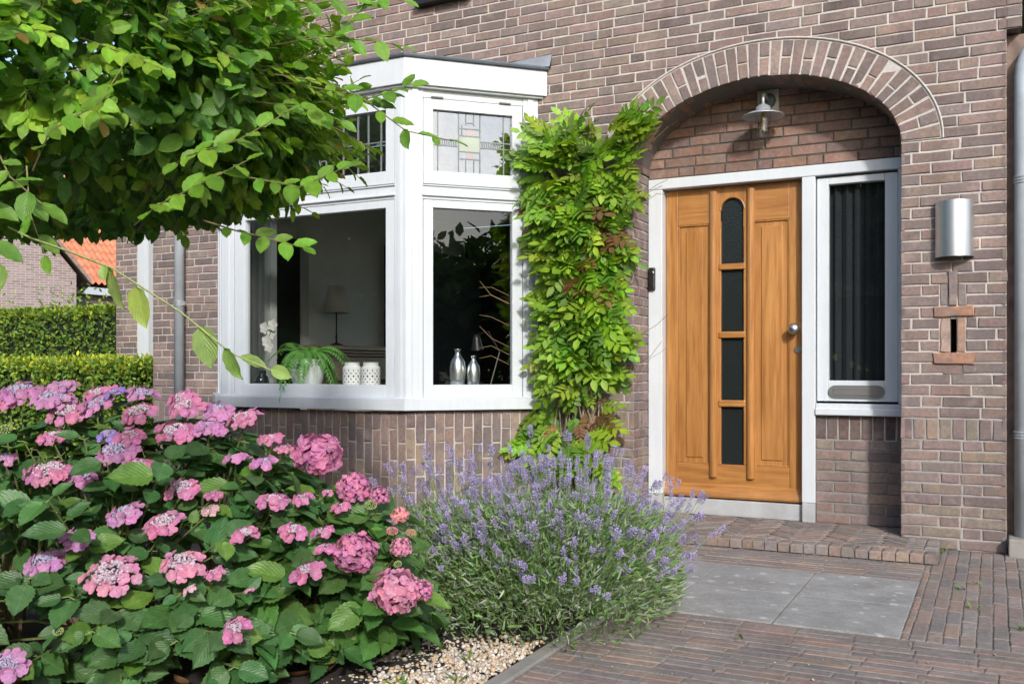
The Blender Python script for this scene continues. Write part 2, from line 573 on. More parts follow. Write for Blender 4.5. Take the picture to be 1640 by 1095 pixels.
def pinnate(nl, L, ll, lw, droop=.25, ang=58, tipleaf=True, rows=2):
    """a compound leaf: leaflets in pairs along an arching stalk"""
    V, F, U = [], [], []
    lv, lf, lu = leaf_template(ll, lw, rows + 1, 1, .4, .10, .18)
    def put_leaf(p, a, tilt, s):
        b = len(V)
        ca, sa = math.cos(a), math.sin(a)
        for (x, y, z), u in zip(lv, lu):
            x, y, z = x * s, y * s, z * s
            X, Y = x * ca - y * sa, x * sa + y * ca
            V.append((p[0] + X, p[1] + Y, p[2] + z - tilt * math.hypot(X, Y))); U.append(u)
        F.extend([tuple(b + i for i in q) for q in lf])
    for i in range(nl):
        t = (i + .9) / (nl + .6)
        p = (0, L * t, -droop * L * t * t)
        s = .75 + .5 * math.sin(math.pi * (t * .8 + .15))
        put_leaf(p, R(ang), .25, s * .9); put_leaf(p, -R(ang), .25, s * .9)
    if tipleaf: put_leaf((0, L, -droop * L), 0, .3, .95)
    b = len(V)
    for t in (0, .5, 1.0):
        for sx in (-1, 1):
            V.append((sx * .0012, L * t, -droop * L * t * t + .0005)); U.append((0, .5))
    F.extend([(b, b + 1, b + 3, b + 2), (b + 2, b + 3, b + 5, b + 4)])
    return V, F, U

# ------------------------------------------------------------------ real bricks
PAL_WALL = [(.27, .195, .176), (.285, .21, .19), (.235, .182, .165), (.215, .168, .152), (.295, .224, .19), (.25, .205, .19), (.195, .155, .145), (.28, .205, .172), (.29, .235, .20), (.17, .135, .125)]
PAL_LOW = [(.275, .23, .19), (.255, .195, .18), (.28, .205, .18), (.225, .18, .175), (.20, .155, .15), (.27, .215, .20), (.30, .225, .18), (.265, .20, .185), (.235, .19, .185), (.285, .22, .205)]
PAL_RECESS = [(.27, .165, .125), (.30, .185, .135), (.24, .15, .12), (.20, .135, .115), (.28, .18, .14)]
PAL_PAVE = [(.285, .225, .195), (.30, .225, .19), (.255, .21, .19), (.25, .225, .21), (.285, .25, .225), (.235, .21, .20), (.32, .235, .19), (.27, .24, .22)]
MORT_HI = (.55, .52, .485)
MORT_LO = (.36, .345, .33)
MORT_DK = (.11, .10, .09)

def jitcol(c, k=.10):
    g = 1 + random.uniform(-k, k)
    return tuple(max(.01, q * g * (1 + random.uniform(-.03, .03))) for q in c)

class Frame:
    def __init__(s, O, U, V, Nn):
        s.O, s.U, s.V, s.N = Vector(O), Vector(U).normalized(), Vector(V).normalized(), Vector(Nn).normalized()
    def __call__(s, u, v, w=0.):
        return s.O + s.U * u + s.V * v + s.N * w

def clip_half(poly, q, n, off=0.):
    out = []
    d = [(p[0] - q[0]) * n[0] + (p[1] - q[1]) * n[1] - off for p in poly]
    for i in range(len(poly)):
        a, b, da, db = poly[i], poly[(i + 1) % len(poly)], d[i], d[(i + 1) % len(poly)]
        if da >= 0: out.append(a)
        if (da > 0) != (db > 0) and abs(da - db) > 1e-12:
            t = da / (da - db)
            out.append((a[0] + (b[0] - a[0]) * t, a[1] + (b[1] - a[1]) * t))
    return out

def area(poly):
    return .5 * sum(poly[i][0] * poly[(i + 1) % len(poly)][1] - poly[(i + 1) % len(poly)][0] * poly[i][1] for i in range(len(poly)))

def brick(mb, fr, poly, col, depth=.02, bev=.0045, jit=.0013, mi=0, out=.0015, tilt=1.):
    """one brick: an irregular outline with a worn edge and a slightly tilted face"""
    if len(poly) < 3: return
    A = area(poly)
    if abs(A) < 3e-4: return
    if A < 0: poly = poly[::-1]
    pts = []
    for i in range(len(poly)):
        a, b = poly[i], poly[(i + 1) % len(poly)]
        L = math.hypot(b[0] - a[0], b[1] - a[1])
        n = max(1, int(L / .045))
        for k in range(n):
            t = k / n
            j = jit * (1.6 if k == 0 else 1.)
            pts.append((a[0] + (b[0] - a[0]) * t + random.uniform(-j, j), a[1] + (b[1] - a[1]) * t + random.uniform(-j, j)))
    n = len(pts)
    us, vs = [p[0] for p in pts], [p[1] for p in pts]
    cu, cv = (min(us) + max(us)) / 2, (min(vs) + max(vs)) / 2
    hu, hv = max((max(us) - min(us)) / 2, .01), max((max(vs) - min(vs)) / 2, .01)
    tu, tv, o0 = random.gauss(0, .010 * tilt), random.gauss(0, .020 * tilt), random.gauss(0, out)
    ff = lambda p, s: fr(cu + (p[0] - cu) * (1 - s / hu), cv + (p[1] - cv) * (1 - s / hv), o0 + tu * (p[0] - cu) + tv * (p[1] - cv) - (bev * .75 if s == 0 else bev * .2 if s < bev * .7 else 0))
    ring0 = [fr(p[0], p[1], -depth) for p in pts]
    ring1 = [ff(p, 0) for p in pts]
    ring2 = [ff(p, bev * .4) for p in pts]
    ring3 = [ff(p, bev) for p in pts]
    fs = []
    for r in range(3):
        for i in range(n):
            fs.append((r * n + i, r * n + (i + 1) % n, (r + 1) * n + (i + 1) % n, (r + 1) * n + i))
    fs.append(tuple(range(3 * n, 4 * n)))
    mb.add(ring0 + ring1 + ring2 + ring3, fs, mi, col)

def mortar(mb, fr, poly, col, back=.0065, mi=1):
    if len(poly) < 3: return
    mb.add([fr(p[0], p[1], -back) for p in poly], [tuple(range(len(poly)))], mi, col)

def cut(iv, h):
    out = []
    for a, b in iv:
        if h[1] <= a or h[0] >= b: out.append((a, b)); continue
        if h[0] > a: out.append((a, h[0]))
        if h[1] < b: out.append((h[1], b))
    return [q for q in out if q[1] - q[0] > .004]

def courses(mb, fr, u0, u1, rows, holes=(), ell=None, pal=PAL_WALL, mcol=MORT_HI, joint=.0098, blen=.200, bond='wild', phase=0., bev=.0045, jit=.0013):
    """rows: list of (v0, v1, kind). holes: (u0,u1,v0,v1). ell: (cu, cv, A, B) an arch whose inside stays free"""
    head = blen / 2 - joint / 2
    for ri, (v0, v1, kind) in enumerate(rows):
        vm = (v0 + v1) / 2
        iv = [(u0, u1)]
        for h in holes:
            if h[2] - .01 < vm < h[3] + .01: iv = cut(iv, (h[0], h[1]))
        mc = mcol(vm) if callable(mcol) else mcol
        for a, b in iv:
            seq = []
            x = a
            if kind == 'soldier':
                while x < b - .02:
                    L = .058; e = min(x + L, b)
                    if b - e < .03: e = b
                    seq.append((x, e)); x = e + joint
            else:
                k = (ri * 7 + int(a * 31)) % 5
                off = [0, .5, .25, .75, .5][ri % 5] if bond == 'wild' else (.5 * (ri % 2))
                first = blen * (1 - off) if off else blen
                i = 0
                while x < b - .012:
                    L = first if i == 0 else (head if (bond == 'wild' and random.random() < .20) else (head if (bond == 'flemish' and (i + ri) % 2) else blen))
                    L += random.uniform(-.006, .006)
                    e = x + L
                    if e > b - .045: e = b
                    seq.append((x, min(e, b))); x = e + joint; i += 1
            strip = [(a, v0), (b, v0), (b, v1), (a, v1)]
            segs = [strip]
            if ell and v1 > ell[1]:
                nseg = max(1, int((b - a) / .05)); segs = []
                for q in range(nseg):
                    xa, xb = a + (b - a) * q / nseg, a + (b - a) * (q + 1) / nseg
                    segs.append([(xa, v0), (xb, v0), (xb, v1), (xa, v1)])
            for sg in segs:
                p = clip_ell(sg, ell, 0.) if ell else sg
                if p: mortar(mb, fr, p, jitcol(mc, .03))
            for (xa, xb) in seq:
                jv = random.uniform(-.0012, .0012)
                poly = [(xa, v0 + joint / 2 + jv), (xb, v0 + joint / 2 + jv), (xb, v1 - joint / 2 + jv), (xa, v1 - joint / 2 + jv)]
                if ell: poly = clip_ell(poly, ell, .010)
                if poly:
                    cc = random.choice(pal)
                    brick(mb, fr, poly, jitcol(cc, .13), bev=bev, jit=jit)

def clip_ell(poly, ell, off):
    cu, cv, A, B = ell
    E = lambda p: ((p[0] - cu) / A) ** 2 + (max(p[1] - cv, 0) / B) ** 2
    es = [E(p) for p in poly] + [E(((poly[i][0] + poly[(i + 1) % len(poly)][0]) / 2, (poly[i][1] + poly[(i + 1) % len(poly)][1]) / 2)) for i in range(len(poly))]
    if min(es) > 1.1: return poly
    if max(es) < 1: return None
    mx, my = sum(p[0] for p in poly) / len(poly), sum(p[1] for p in poly) / len(poly)
    t = math.atan2(max(my - cv, 0) / B, (mx - cu) / A)
    q = (cu + A * math.cos(t), cv + B * math.sin(t))
    n = (math.cos(t) / A, math.sin(t) / B); l = math.hypot(*n); n = (n[0] / l, n[1] / l)
    p = clip_half(poly, q, n, off)
    return p if len(p) >= 3 and abs(area(p)) > 1e-5 else None

def rows_between(v0, v1, course=.0628):
    n = max(1, round((v1 - v0) / course)); h = (v1 - v0) / n
    return [(v0 + i * h, v0 + (i + 1) * h, 'run') for i in range(n)]

# ================================================================== THE SETTING
g = MB(); g.add([(-400, -400, -.035), (400, -400, -.035), (400, 400, -.035), (-400, 400, -.035)], [(0, 1, 2, 3)])
put(g.build('ground', 'ground'), kind='structure')
g = MB()                                                  # garden bed soil, slightly humped
nx, ny = 40, 40
vs, fs = [], []
for j in range(ny + 1):
    for i in range(nx + 1):
        y = -6.0 + 5.99 * j / ny
        xe = -1.475 if y < -2.1 else -1.90
        x = -9.0 + (xe + 9.0) * (i / nx) ** .8
        edge = min(1., (xe - x) / .3)
        vs.append((x, y, -.030 + .045 * edge + random.uniform(-.010, .012) * min(1, edge * 3)))
for j in range(ny):
    for i in range(nx):
        a = j * (nx + 1) + i; fs.append((a, a + 1, a + nx + 2, a + nx + 1))
g.add(vs, fs); put(g.build('garden_soil', 'soil'), kind='structure')
g = MB(); g.add([(-60, -40, -.028), (60, -40, -.028), (60, -7.6, -.028), (-60, -7.6, -.028)], [(0, 1, 2, 3)])
put(g.build('street', 'street'), kind='structure')

# driveway of clay pavers: rows along the house in front, rows away from it on the right
FG = Frame((0, 0, 0), (1, 0, 0), (0, 1, 0), (0, 0, 1))
FGT = Frame((0, 0, 0), (0, 1, 0), (-1, 0, 0), (0, 0, 1))
mb = MB()
PJ = (.25, .225, .195)
def paving(fr, u0, u1, v0, v1, blen=.205, w=.0520, j=.0045, holes=()):
    v = v0; r = 0
    while v < v1 - .02:
        ve = min(v + w, v1)
        iv = [(u0, u1)]
        for h in holes:
            if h[2] < (v + ve) / 2 < h[3]: iv = cut(iv, (h[0], h[1]))
        for a, b in iv:
            x = a; i = 0
            while x < b - .02:
                L = blen * (random.choice((.5, .75, .35)) if i == 0 else 1) + random.uniform(-.008, .008)
                e = x + L
                if e > b - .05: e = b
                wob = random.uniform(-.0018, .0018)
                brick(mb, fr, [(x, v + wob), (e, v + wob + random.uniform(-.002, .002)), (e, ve + wob), (x, ve + wob)], jitcol(random.choice(PAL_PAVE), .10), depth=.02, bev=.005, jit=.0018, out=.0010, tilt=.5)
                x = e + j; i += 1
        v = ve + j; r += 1
SLAB = (-1.78, -.312, -2.02, -.96)
paving(FG, -1.40, 2.2, -5.6, -2.035, holes=())
paving(FG, -1.9, -.318, -.945, -.50)
paving(FGT, -2.02, -.50, -2.2, .31)                      # u = y, v = -x : rows running away from the camera
paving(FGT, -.495, -.01, -2.2, .255)
mb.add([(-1.43, -6.5, -.0042), (2.6, -6.5, -.0042), (2.6, .6, -.0042), (-1.43, .6, -.0042)], [(0, 1, 2, 3)], 1, PJ)
mb.add([(-1.95, -2.0, -.0050), (-1.43, -2.0, -.0050), (-1.43, 0, -.0050), (-1.95, 0, -.0050)], [(0, 1, 2, 3)], 1, PJ)
put(mb.build('driveway', ['paver', 'paver_joint']), kind='structure')
# grey concrete flags let into the paving
mb = MB()
for (x0, x1, y0, y1) in [(-.788, -.316, -2.02, -1.495), (-.788, -.316, -1.489, -.958), (-1.262, -.794, -2.02, -1.495), (-1.262, -.794, -1.489, -.958), (-1.74, -1.268, -2.02, -1.495), (-1.74, -1.268, -1.489, -.958)]:
    dz = random.uniform(-.001, .0015)
    mb.box((x0, y0, -.03), (x1, y1, .003 + dz))
put(mb.build('slab_path', 'slab', bevel=.003), kind='structure')

# brick doorstep: herringbone top, soldier edge
step = thing('doorstep', 'low brick step in herringbone with a worn edge, below the wooden front door', 'doorstep', (-1.3, -.25, 0))
so = step.location
mb = MB()
FS = Frame((0, 0, .055), (1, 0, 0), (0, 1, 0), (0, 0, 1))
reg = [(-2.35, -.375), (-.262, -.375), (-.262, -.003), (-.475, -.003), (-.475, .305), (-2.09, .305), (-2.09, -.003), (-2.35, -.003)]
def herring(x0, x1, y0, y1):
    bl, bw, jj = .20, .048, .006
    c45 = math.sqrt(.5)
    rect = [((x0, y0), (0, 1)), ((x1, y0), (-1, 0)), ((x0, y1), (0, -1)), ((x0, y0), (1, 0))]
    P = bw + jj
    for i in range(-90, 90):
        for k in range(-14, 14):
            for o in (0, 1):
                # one herringbone unit: a brick along a and a brick along b
                a0, b0 = (i * P + k * 8 * P, i * P) if o == 0 else (i * P + k * 8 * P, i * P + P)
                if o == 0: r = [(a0, b0), (a0 + bl, b0), (a0 + bl, b0 + bw), (a0, b0 + bw)]
                else: r = [(a0, b0), (a0 + bw, b0), (a0 + bw, b0 + bl), (a0, b0 + bl)]
                poly = [((p[0] - p[1]) * c45 - 1.3, (p[0] + p[1]) * c45 - .1) for p in r]
                if max(p[0] for p in poly) < x0 or min(p[0] for p in poly) > x1 or max(p[1] for p in poly) < y0 or min(p[1] for p in poly) > y1: continue
                for q, n in rect:
                    poly = clip_half(poly, q, n)
                    if len(poly) < 3: break
                if len(poly) >= 3: brick(mb, FS, poly, jitcol(random.choice(PAL_PAVE), .15), depth=.015, bev=.005, jit=.001, out=.0008, tilt=.3)
herring(-2.35, -.335, -.375, -.004)
herring(-2.085, -.478, -.004, .31)
x = -2.35
while x < -.27:                                           # edge bricks laid on end across the step
    e = x + random.uniform(.056, .064)
    mb_c = jitcol(random.choice(PAL_PAVE), .15)
    brick(mb, FS, [(x, -.50 + random.uniform(-.004, .004)), (e, -.50), (e, -.382), (x, -.382)], mb_c, depth=.05, bev=.010, jit=.002, out=.002)
    x = e + .007
y = -.375
while y < -.03:
    brick(mb, FS, [(-.33, y), (-.264, y), (-.264, y + .056), (-.33, y + .056)], jitcol(random.choice(PAL_PAVE), .15), depth=.05, bev=.009, jit=.002)
    y += .063
mb.box((-2.34, -.49, -.02), (-.272, -.0, .047), 1, (.19, .18, .16))
mb.box((-2.085, 0.001, -.02), (-.478, .315, .047), 1, (.19, .18, .16))
mb.build('brickwork', ['paver', 'paver_joint'], step, origin=so)

# kerbs and gravel
for (x0, x1, y0, y1, lab, rz) in [(-1.47, -1.41, -5.5, -2.04, 'grey concrete edging strip between the pale gravel and the brick driveway', 0), (-1.955, -1.905, -5.5, -3.12, 'grey concrete edging strip between the pale gravel and the pink hydrangeas', 0)]:
    mb = MB(); y = y0
    while y < y1:
        mb.box((x0, y, -.06), (x1, min(y + 1.0, y1) - .004, .007)); y += 1.0
    put(mb.build('garden_edging', 'concrete', bevel=.006), lab, 'edging', 'concrete garden edgings')

def ico():
    t = (1 + 5 ** .5) / 2
    v = np.array([(-1, t, 0), (1, t, 0), (-1, -t, 0), (1, -t, 0), (0, -1, t), (0, 1, t), (0, -1, -t), (0, 1, -t), (t, 0, -1), (t, 0, 1), (-t, 0, -1), (-t, 0, 1)], float)
    v /= np.linalg.norm(v[0])
    f = [(0, 11, 5), (0, 5, 1), (0, 1, 7), (0, 7, 10), (0, 10, 11), (1, 5, 9), (5, 11, 4), (11, 10, 2), (10, 7, 6), (7, 1, 8), (3, 9, 4), (3, 4, 2), (3, 2, 6), (3, 6, 8), (3, 8, 9), (4, 9, 5), (2, 4, 11), (6, 2, 10), (8, 6, 7), (9, 8, 1)]
    return v, f
ICOV, ICOF = ico()
def rand_rot(n):
    q = nrm(RNG.normal(size=(n, 4))); w, x, y, z = q.T
    return np.stack([np.stack([1 - 2 * (y * y + z * z), 2 * (x * y - z * w), 2 * (x * z + y * w)], -1), np.stack([2 * (x * y + z * w), 1 - 2 * (x * x + z * z), 2 * (y * z - x * w)], -1), np.stack([2 * (x * z - y * w), 2 * (y * z + x * w), 1 - 2 * (x * x + y * y)], -1)], -2)
n = 5200
gp = np.stack([RNG.uniform(-1.90, -1.475, n), -3.95 + 1.35 * RNG.uniform(0, 1, n), np.zeros(n)], -1)
keep = (gp[:, 1] < -2.72 + .25 * (gp[:, 0] + 1.43) + .05 * RNG.normal(size=n))
gp = gp[keep]; n = len(gp)
gp[:, 2] = .004 + RNG.uniform(-.004, .014, n)
pc = np.array([(.62, .52, .40), (.70, .64, .55), (.55, .45, .33), (.75, .71, .65), (.60, .42, .26), (.45, .40, .34)])
put(scatter('gravel', ICOV, ICOF, None, gp, rand_rot(n), RNG.uniform(.004, .010, (n, 1)) * RNG.uniform(.65, 1.25, (n, 3)), pc[RNG.integers(0, 6, n)] * RNG.uniform(.8, 1.1, (n, 1)), 'pebble'), 'pale cream gravel filling the strip between the two edgings', 'gravel', kind='stuff')

# ================================================================== THE BRICK HOUSE
house = thing('brick_house', 'brown brick house with a white bay window and an arched porch over a wooden door', 'house', (-3, 0, 0))
HO = house.location
FF = Frame((0, 0, 0), (1, 0, 0), (0, 0, 1), (0, -1, 0))         # facade: u = x, v = z
AX, AZ, AA, AB = -1.283, 2.324, .81, .486                        # porch arch: centre, springing, half width, rise
RT = .212                                                        # arch ring thickness
XL, XR = AX - AA, AX + AA
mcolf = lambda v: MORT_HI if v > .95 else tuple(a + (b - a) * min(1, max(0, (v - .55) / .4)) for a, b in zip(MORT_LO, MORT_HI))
mb = MB()
rows_low = rows_between(0, .618, .0628)
rows_sol = [(.618, .738, 'soldier')]
rows_hi = rows_between(.738, 5.6, .0628)
NICHE = [(-.303, -.092, 1.30, 1.375), (-.272, -.132, 1.09, 1.30), (-.303, -.092, 1.04, 1.09), (-.272, -.132, 1.375, 1.50), (-.225, -.175, 1.50, 1.57)]
holes = [(-5.66, -2.80, 0, 3.02), (XL, XR, 0, AZ), (-3.72, -3.31, 3.66, 4.9)]
ring = (AX, AZ, AA + RT, AB + RT)
def porch_holes(extra=()):
    return holes + list(extra)
# right pier and everything right of the bay
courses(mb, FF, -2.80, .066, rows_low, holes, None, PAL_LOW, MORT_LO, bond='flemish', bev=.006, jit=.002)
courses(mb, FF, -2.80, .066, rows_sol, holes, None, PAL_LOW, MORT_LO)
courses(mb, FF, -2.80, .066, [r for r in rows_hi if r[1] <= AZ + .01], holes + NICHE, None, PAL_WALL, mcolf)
upper = [r for r in rows_hi if r[1] > AZ + .01]
courses(mb, FF, -6.43, .066, upper, [(-5.66, -2.80, 0, 3.02), (-3.72, -3.31, 3.66, 4.9)], ring, PAL_WALL, MORT_HI)
v_sp = [r for r in rows_hi if r[0] < AZ < r[1]]
for r in v_sp:
    for (ua, ub) in ((XL - RT - .02, XL), (XR, XR + RT + .02)): courses(mb, FF, ua, ub, [(r[0], AZ, 'run')] if AZ - r[0] > .02 else [], (), None, PAL_WALL, MORT_HI)
for (ua, ub, va, vb) in ((XR + .001, -.214, 0, 2.34), (-.182, .066, 0, 2.34), (-.214, -.182, 0, 1.05), (-.214, -.182, 1.31, 2.34), (-2.80, XL - .001, 0, 2.34)):
    mortar(mb, FF, [(ua, va), (ub, va), (ub, vb), (ua, vb)], MORT_HI if va > 1 else (.5, .46, .42), .012)
# left of the bay
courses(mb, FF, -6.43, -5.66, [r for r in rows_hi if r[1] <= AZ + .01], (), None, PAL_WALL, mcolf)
FV = Frame((-6.43, 0, 0), (0, 0, 1), (1, 0, 0), (0, -1, 0))
courses(mb, FV, 0, .738, rows_between(0, .77, .0628), (), None, PAL_LOW, MORT_LO, bond='half')
# projecting corbel at the top right corner
courses(mb, Frame((.066, -.002, 0), (1, 0, 0), (0, 0, 1), (0, -1, 0)), 0, .075, [r for r in rows_hi if r[0] > 2.88], (), None, PAL_WALL, MORT_HI)
courses(mb, Frame((.141, 0, 0), (0, 1, 0), (0, 0, 1), (1, 0, 0)), 0, .21, [r for r in rows_hi if r[0] > 2.88], (), None, PAL_WALL, MORT_HI)
z_c = [r for r in rows_hi if r[0] > 2.88][0][0]
mb.add([(.066, -.004, z_c + .004), (.139, -.004, z_c + .004), (.139, .2, z_c + .004), (.066, .2, z_c + .004)], [(0, 1, 2, 3)], 0, (.2, .14, .12))
# returns at both ends
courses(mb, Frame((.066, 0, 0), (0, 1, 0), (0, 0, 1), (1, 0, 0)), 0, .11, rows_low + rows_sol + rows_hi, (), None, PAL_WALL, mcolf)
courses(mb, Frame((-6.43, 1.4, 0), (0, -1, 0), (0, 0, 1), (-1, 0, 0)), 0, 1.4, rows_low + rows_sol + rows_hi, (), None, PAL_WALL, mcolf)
mb.build('wall', ['brick', 'mortar'], house, origin=HO)

# set-back side wing with its own window
mb = MB()
FW = Frame((0, 1.4, 0), (1, 0, 0), (0, 0, 1), (0, -1, 0))
courses(mb, FW, -8.51, -6.44, rows_low + rows_sol + rows_hi, [(-8.15, -7.05, .80, 2.75)], None, PAL_WALL, mcolf)
mb.add([(-8.51, 9, 0), (-8.51, 1.4, 0), (-8.51, 1.4, 5.6), (-8.51, 9, 5.6)], [(0, 1, 2, 3)], 0, (.27, .19, .17))
w = mb.build('wall', ['brick', 'mortar'], house, origin=HO)
mb = MB()
mb.box((-8.145, 1.36, .86), (-7.98, 1.50, 2.74)); mb.box((-7.22, 1.41, .86), (-7.055, 1.50, 2.74)); mb.box((-7.98, 1.41, 2.6), (-7.22, 1.5, 2.74)); mb.box((-7.98, 1.41, .86), (-7.22, 1.5, .98))
mb.box((-8.12, 1.352, .86), (-8.02, 1.36, 2.74))
mb.box((-8.165, 1.34, .82), (-7.04, 1.5, .858))
wi = mb.build('window', 'white_paint', house, bevel=.004, origin=HO)
mb = MB(); mb.box((-7.98, 1.455, .98), (-7.22, 1.463, 2.6)); mb.build('pane', 'window_glass', wi, origin=HO)
mb = MB(); mb.box((-8.16, 1.37, .745), (-7.05, 1.5, .818)); mb.build('sill', 'blue_stone', wi, origin=HO, bevel=.004)

# arch: radial bricks and soffit
mb = MB()
def epos(t, off=0.):
    x, z = AA * math.cos(t), AB * math.sin(t)
    nx, nz = math.cos(t) / AA, math.sin(t) / AB; l = math.hypot(nx, nz)
    return (AX + x + nx / l * off, AZ + z + nz / l * off)
ts = [0.]; acc = 0.; pitch = .0545; t = 0.; last = epos(0, RT * .45)
lst = []
STEPS = 4000
tot = 0.; arr = [(0., 0.)]
for i in range(1, STEPS + 1):
    tt = math.pi * i / STEPS; p = epos(tt, RT * .45)
    tot += math.hypot(p[0] - last[0], p[1] - last[1]); last = p; arr.append((tot, tt))
nv = round(tot / pitch * .82)
def t_at(s):
    lo = min(range(0, len(arr), 1), key=lambda i: abs(arr[i][0] - s)) if False else int(np.searchsorted([a[0] for a in arr], s))
    return arr[min(lo, STEPS)][1]
arrs = np.array([a[0] for a in arr])
t_at = lambda s: arr[min(int(np.searchsorted(arrs, s)), STEPS)][1]
jw = .006
for k in range(nv):
    s0, s1 = tot * k / nv + jw, tot * (k + 1) / nv - jw
    t0, t1 = t_at(s0), t_at(s1)
    cc = jitcol(random.choice(PAL_WALL), .12)
    pcs = [(0.002, RT - .004)]
    if k % 2: 
        m = .105 + random.uniform(-.02, .02); pcs = [(0.002, m - .005), (m + .005, RT - .004)]
    for (r0, r1) in pcs:
        brick(mb, FF, [epos(t0, r0), epos(t0, r1), epos(t1, r1), epos(t1, r0)], jitcol(random.choice(PAL_WALL), .12), out=.002)
    ta, tb = t_at(tot * k / nv), t_at(tot * (k + 1) / nv)
    mortar(mb, FF, [epos(ta, .002), epos(ta, RT + .012), epos(tb, RT + .012), epos(tb, .002)], MORT_HI, .0055)
    # soffit
    p0, p1 = epos(t0), epos(t1); ua = Vector((p1[0] - p0[0], 0, p1[1] - p0[1])); L = ua.length
    nn = Vector((ua.z, 0, -ua.x)); 
    cen = Vector((AX, 0, AZ)) - Vector((p0[0], 0, p0[1]))
    if nn.dot(cen) < 0: nn = -nn
    fs_ = Frame((p0[0], 0, p0[1]), ua, (0, 1, 0), nn)
    cutd = .105 if k % 2 else .215
    for d0, d1 in ((.004, cutd - .005), (cutd + .005, .318)):
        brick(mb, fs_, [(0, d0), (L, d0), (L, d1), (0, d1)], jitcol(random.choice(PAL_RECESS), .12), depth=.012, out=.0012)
    q0, q1 = epos(ta), epos(tb)
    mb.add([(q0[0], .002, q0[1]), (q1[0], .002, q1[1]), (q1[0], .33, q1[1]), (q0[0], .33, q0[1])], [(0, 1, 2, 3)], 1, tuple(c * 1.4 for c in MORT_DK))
# raised pointing line round the outside of the ring
pl = [FF(*epos(math.pi * i / 60, RT + .010), .0005) for i in range(61)]
mb.tube(pl, .0055, 6, 1, tuple(c * 1.08 for c in MORT_HI))
mb.build('arch', ['brick', 'mortar'], house, origin=HO)

# porch reveals, tympanum, low wall under the sidelight
mb = MB()
YR = .32
rr = rows_low + rows_sol + [r for r in rows_hi if r[1] <= AZ + .03]
courses(mb, Frame((XL, 0, 0), (0, 1, 0), (0, 0, 1), (1, 0, 0)), 0, YR, rr, (), None, PAL_LOW, mcolf, bond='half')
courses(mb, Frame((XR, YR, 0), (0, -1, 0), (0, 0, 1), (-1, 0, 0)), 0, YR, rr, (), None, PAL_LOW, mcolf, bond='half')
FR = Frame((0, YR, 0), (1, 0, 0), (0, 0, 1), (0, -1, 0))
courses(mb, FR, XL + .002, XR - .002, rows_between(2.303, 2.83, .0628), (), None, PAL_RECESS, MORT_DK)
courses(mb, FR, -.994, XR - .002, rows_between(.05, .575, .0628), (), None, PAL_LOW, (.25, .24, .23), bond='flemish', bev=.006, jit=.002)
courses(mb, FR, -.994, XR - .002, [(.575, .726, 'soldier')], (), None, [(.16, .115, .105), (.185, .13, .12), (.14, .105, .10)], (.40, .38, .36))
mb.build('wall', ['brick', 'mortar'], house, origin=HO)

# little bricked opening beside the door
mb = MB()
ORG = [(.42, .235, .15), (.40, .25, .18)]
OUT = .012
FN = Frame((0, -OUT, 0), (1, 0, 0), (0, 0, 1), (0, -1, 0))
rect = lambda a, b, c, d: [(a, c), (b, c), (b, d), (a, d)]
brick(mb, FN, rect(-.300, -.095, 1.312, 1.370), (.40, .22, .14), .04, .006, .003)
brick(mb, FN, rect(-.302, -.094, 1.046, 1.108), (.42, .23, .15), .04, .006, .003)
brick(mb, FF, rect(-.266, -.213, 1.112, 1.306), (.44, .33, .27), .04, .006, .003)
brick(mb, FF, rect(-.183, -.136, 1.112, 1.306), (.44, .28, .20), .04, .006, .003)
brick(mb, FF, rect(-.270, -.226, 1.376, 1.496), (.27, .23, .22), .03, .005, .003)
brick(mb, FN, rect(-.222, -.180, 1.376, 1.566), (.25, .205, .195), .04, .005, .003)
brick(mb, FF, rect(-.176, -.134, 1.376, 1.496), (.26, .225, .215), .03, .005, .003)
brick(mb, FF, rect(-.250, -.145, .988, 1.040), (.27, .195, .17), .03, .005, .003)
mb.add([FF(-.32, .98, -.0085), FF(-.075, .98, -.0085), FF(-.075, 1.042, -.0085), FF(-.32, 1.042, -.0085)], [(0, 1, 2, 3)], 1, MORT_HI)
mb.add([FF(-.31, 1.04, -.008), FF(-.213, 1.04, -.008), FF(-.213, 1.57, -.008), FF(-.31, 1.57, -.008)], [(0, 1, 2, 3)], 1, MORT_HI)
mb.add([FF(-.183, 1.04, -.008), FF(-.092, 1.04, -.008), FF(-.092, 1.57, -.008), FF(-.183, 1.57, -.008)], [(0, 1, 2, 3)], 1, MORT_HI)
mb.add([FF(-.213, 1.30, -.008), FF(-.183, 1.30, -.008), FF(-.183, 1.57, -.008), FF(-.213, 1.57, -.008)], [(0, 1, 2, 3)], 1, MORT_HI)
mb.add([FF(-.213, 1.04, -.12), FF(-.183, 1.04, -.12), FF(-.183, 1.32, -.12), FF(-.213, 1.32, -.12)], [(0, 1, 2, 3)], 1, (.03, .02, .02))
for xx in (-.213, -.183): mb.add([FF(xx, 1.04, -.12), FF(xx, 1.04, 0), FF(xx, 1.32, 0), FF(xx, 1.32, -.12)], [(0, 1, 2, 3)], 0, (.16, .09, .06))
put(mb.build('letter_niche', ['brick', 'mortar'], house, origin=HO), 'small orange brick surround with a dark slit')

# upstairs window with its dark sill
mb = MB(); mb.box((-3.71, .03, 3.70), (-3.32, .10, 4.9))
uw = mb.build('window', 'white_paint', house, origin=HO)
mb = MB(); mb.box((-3.67, .022, 3.78), (-3.36, .028, 4.85)); mb.build('pane', 'window_glass', uw, origin=HO)
mb = MB(); mb.box((-3.75, -.07, 3.645), (-3.29, .10, 3.695)); mb.build('sill', 'black_plastic', uw, origin=HO, bevel=.004)
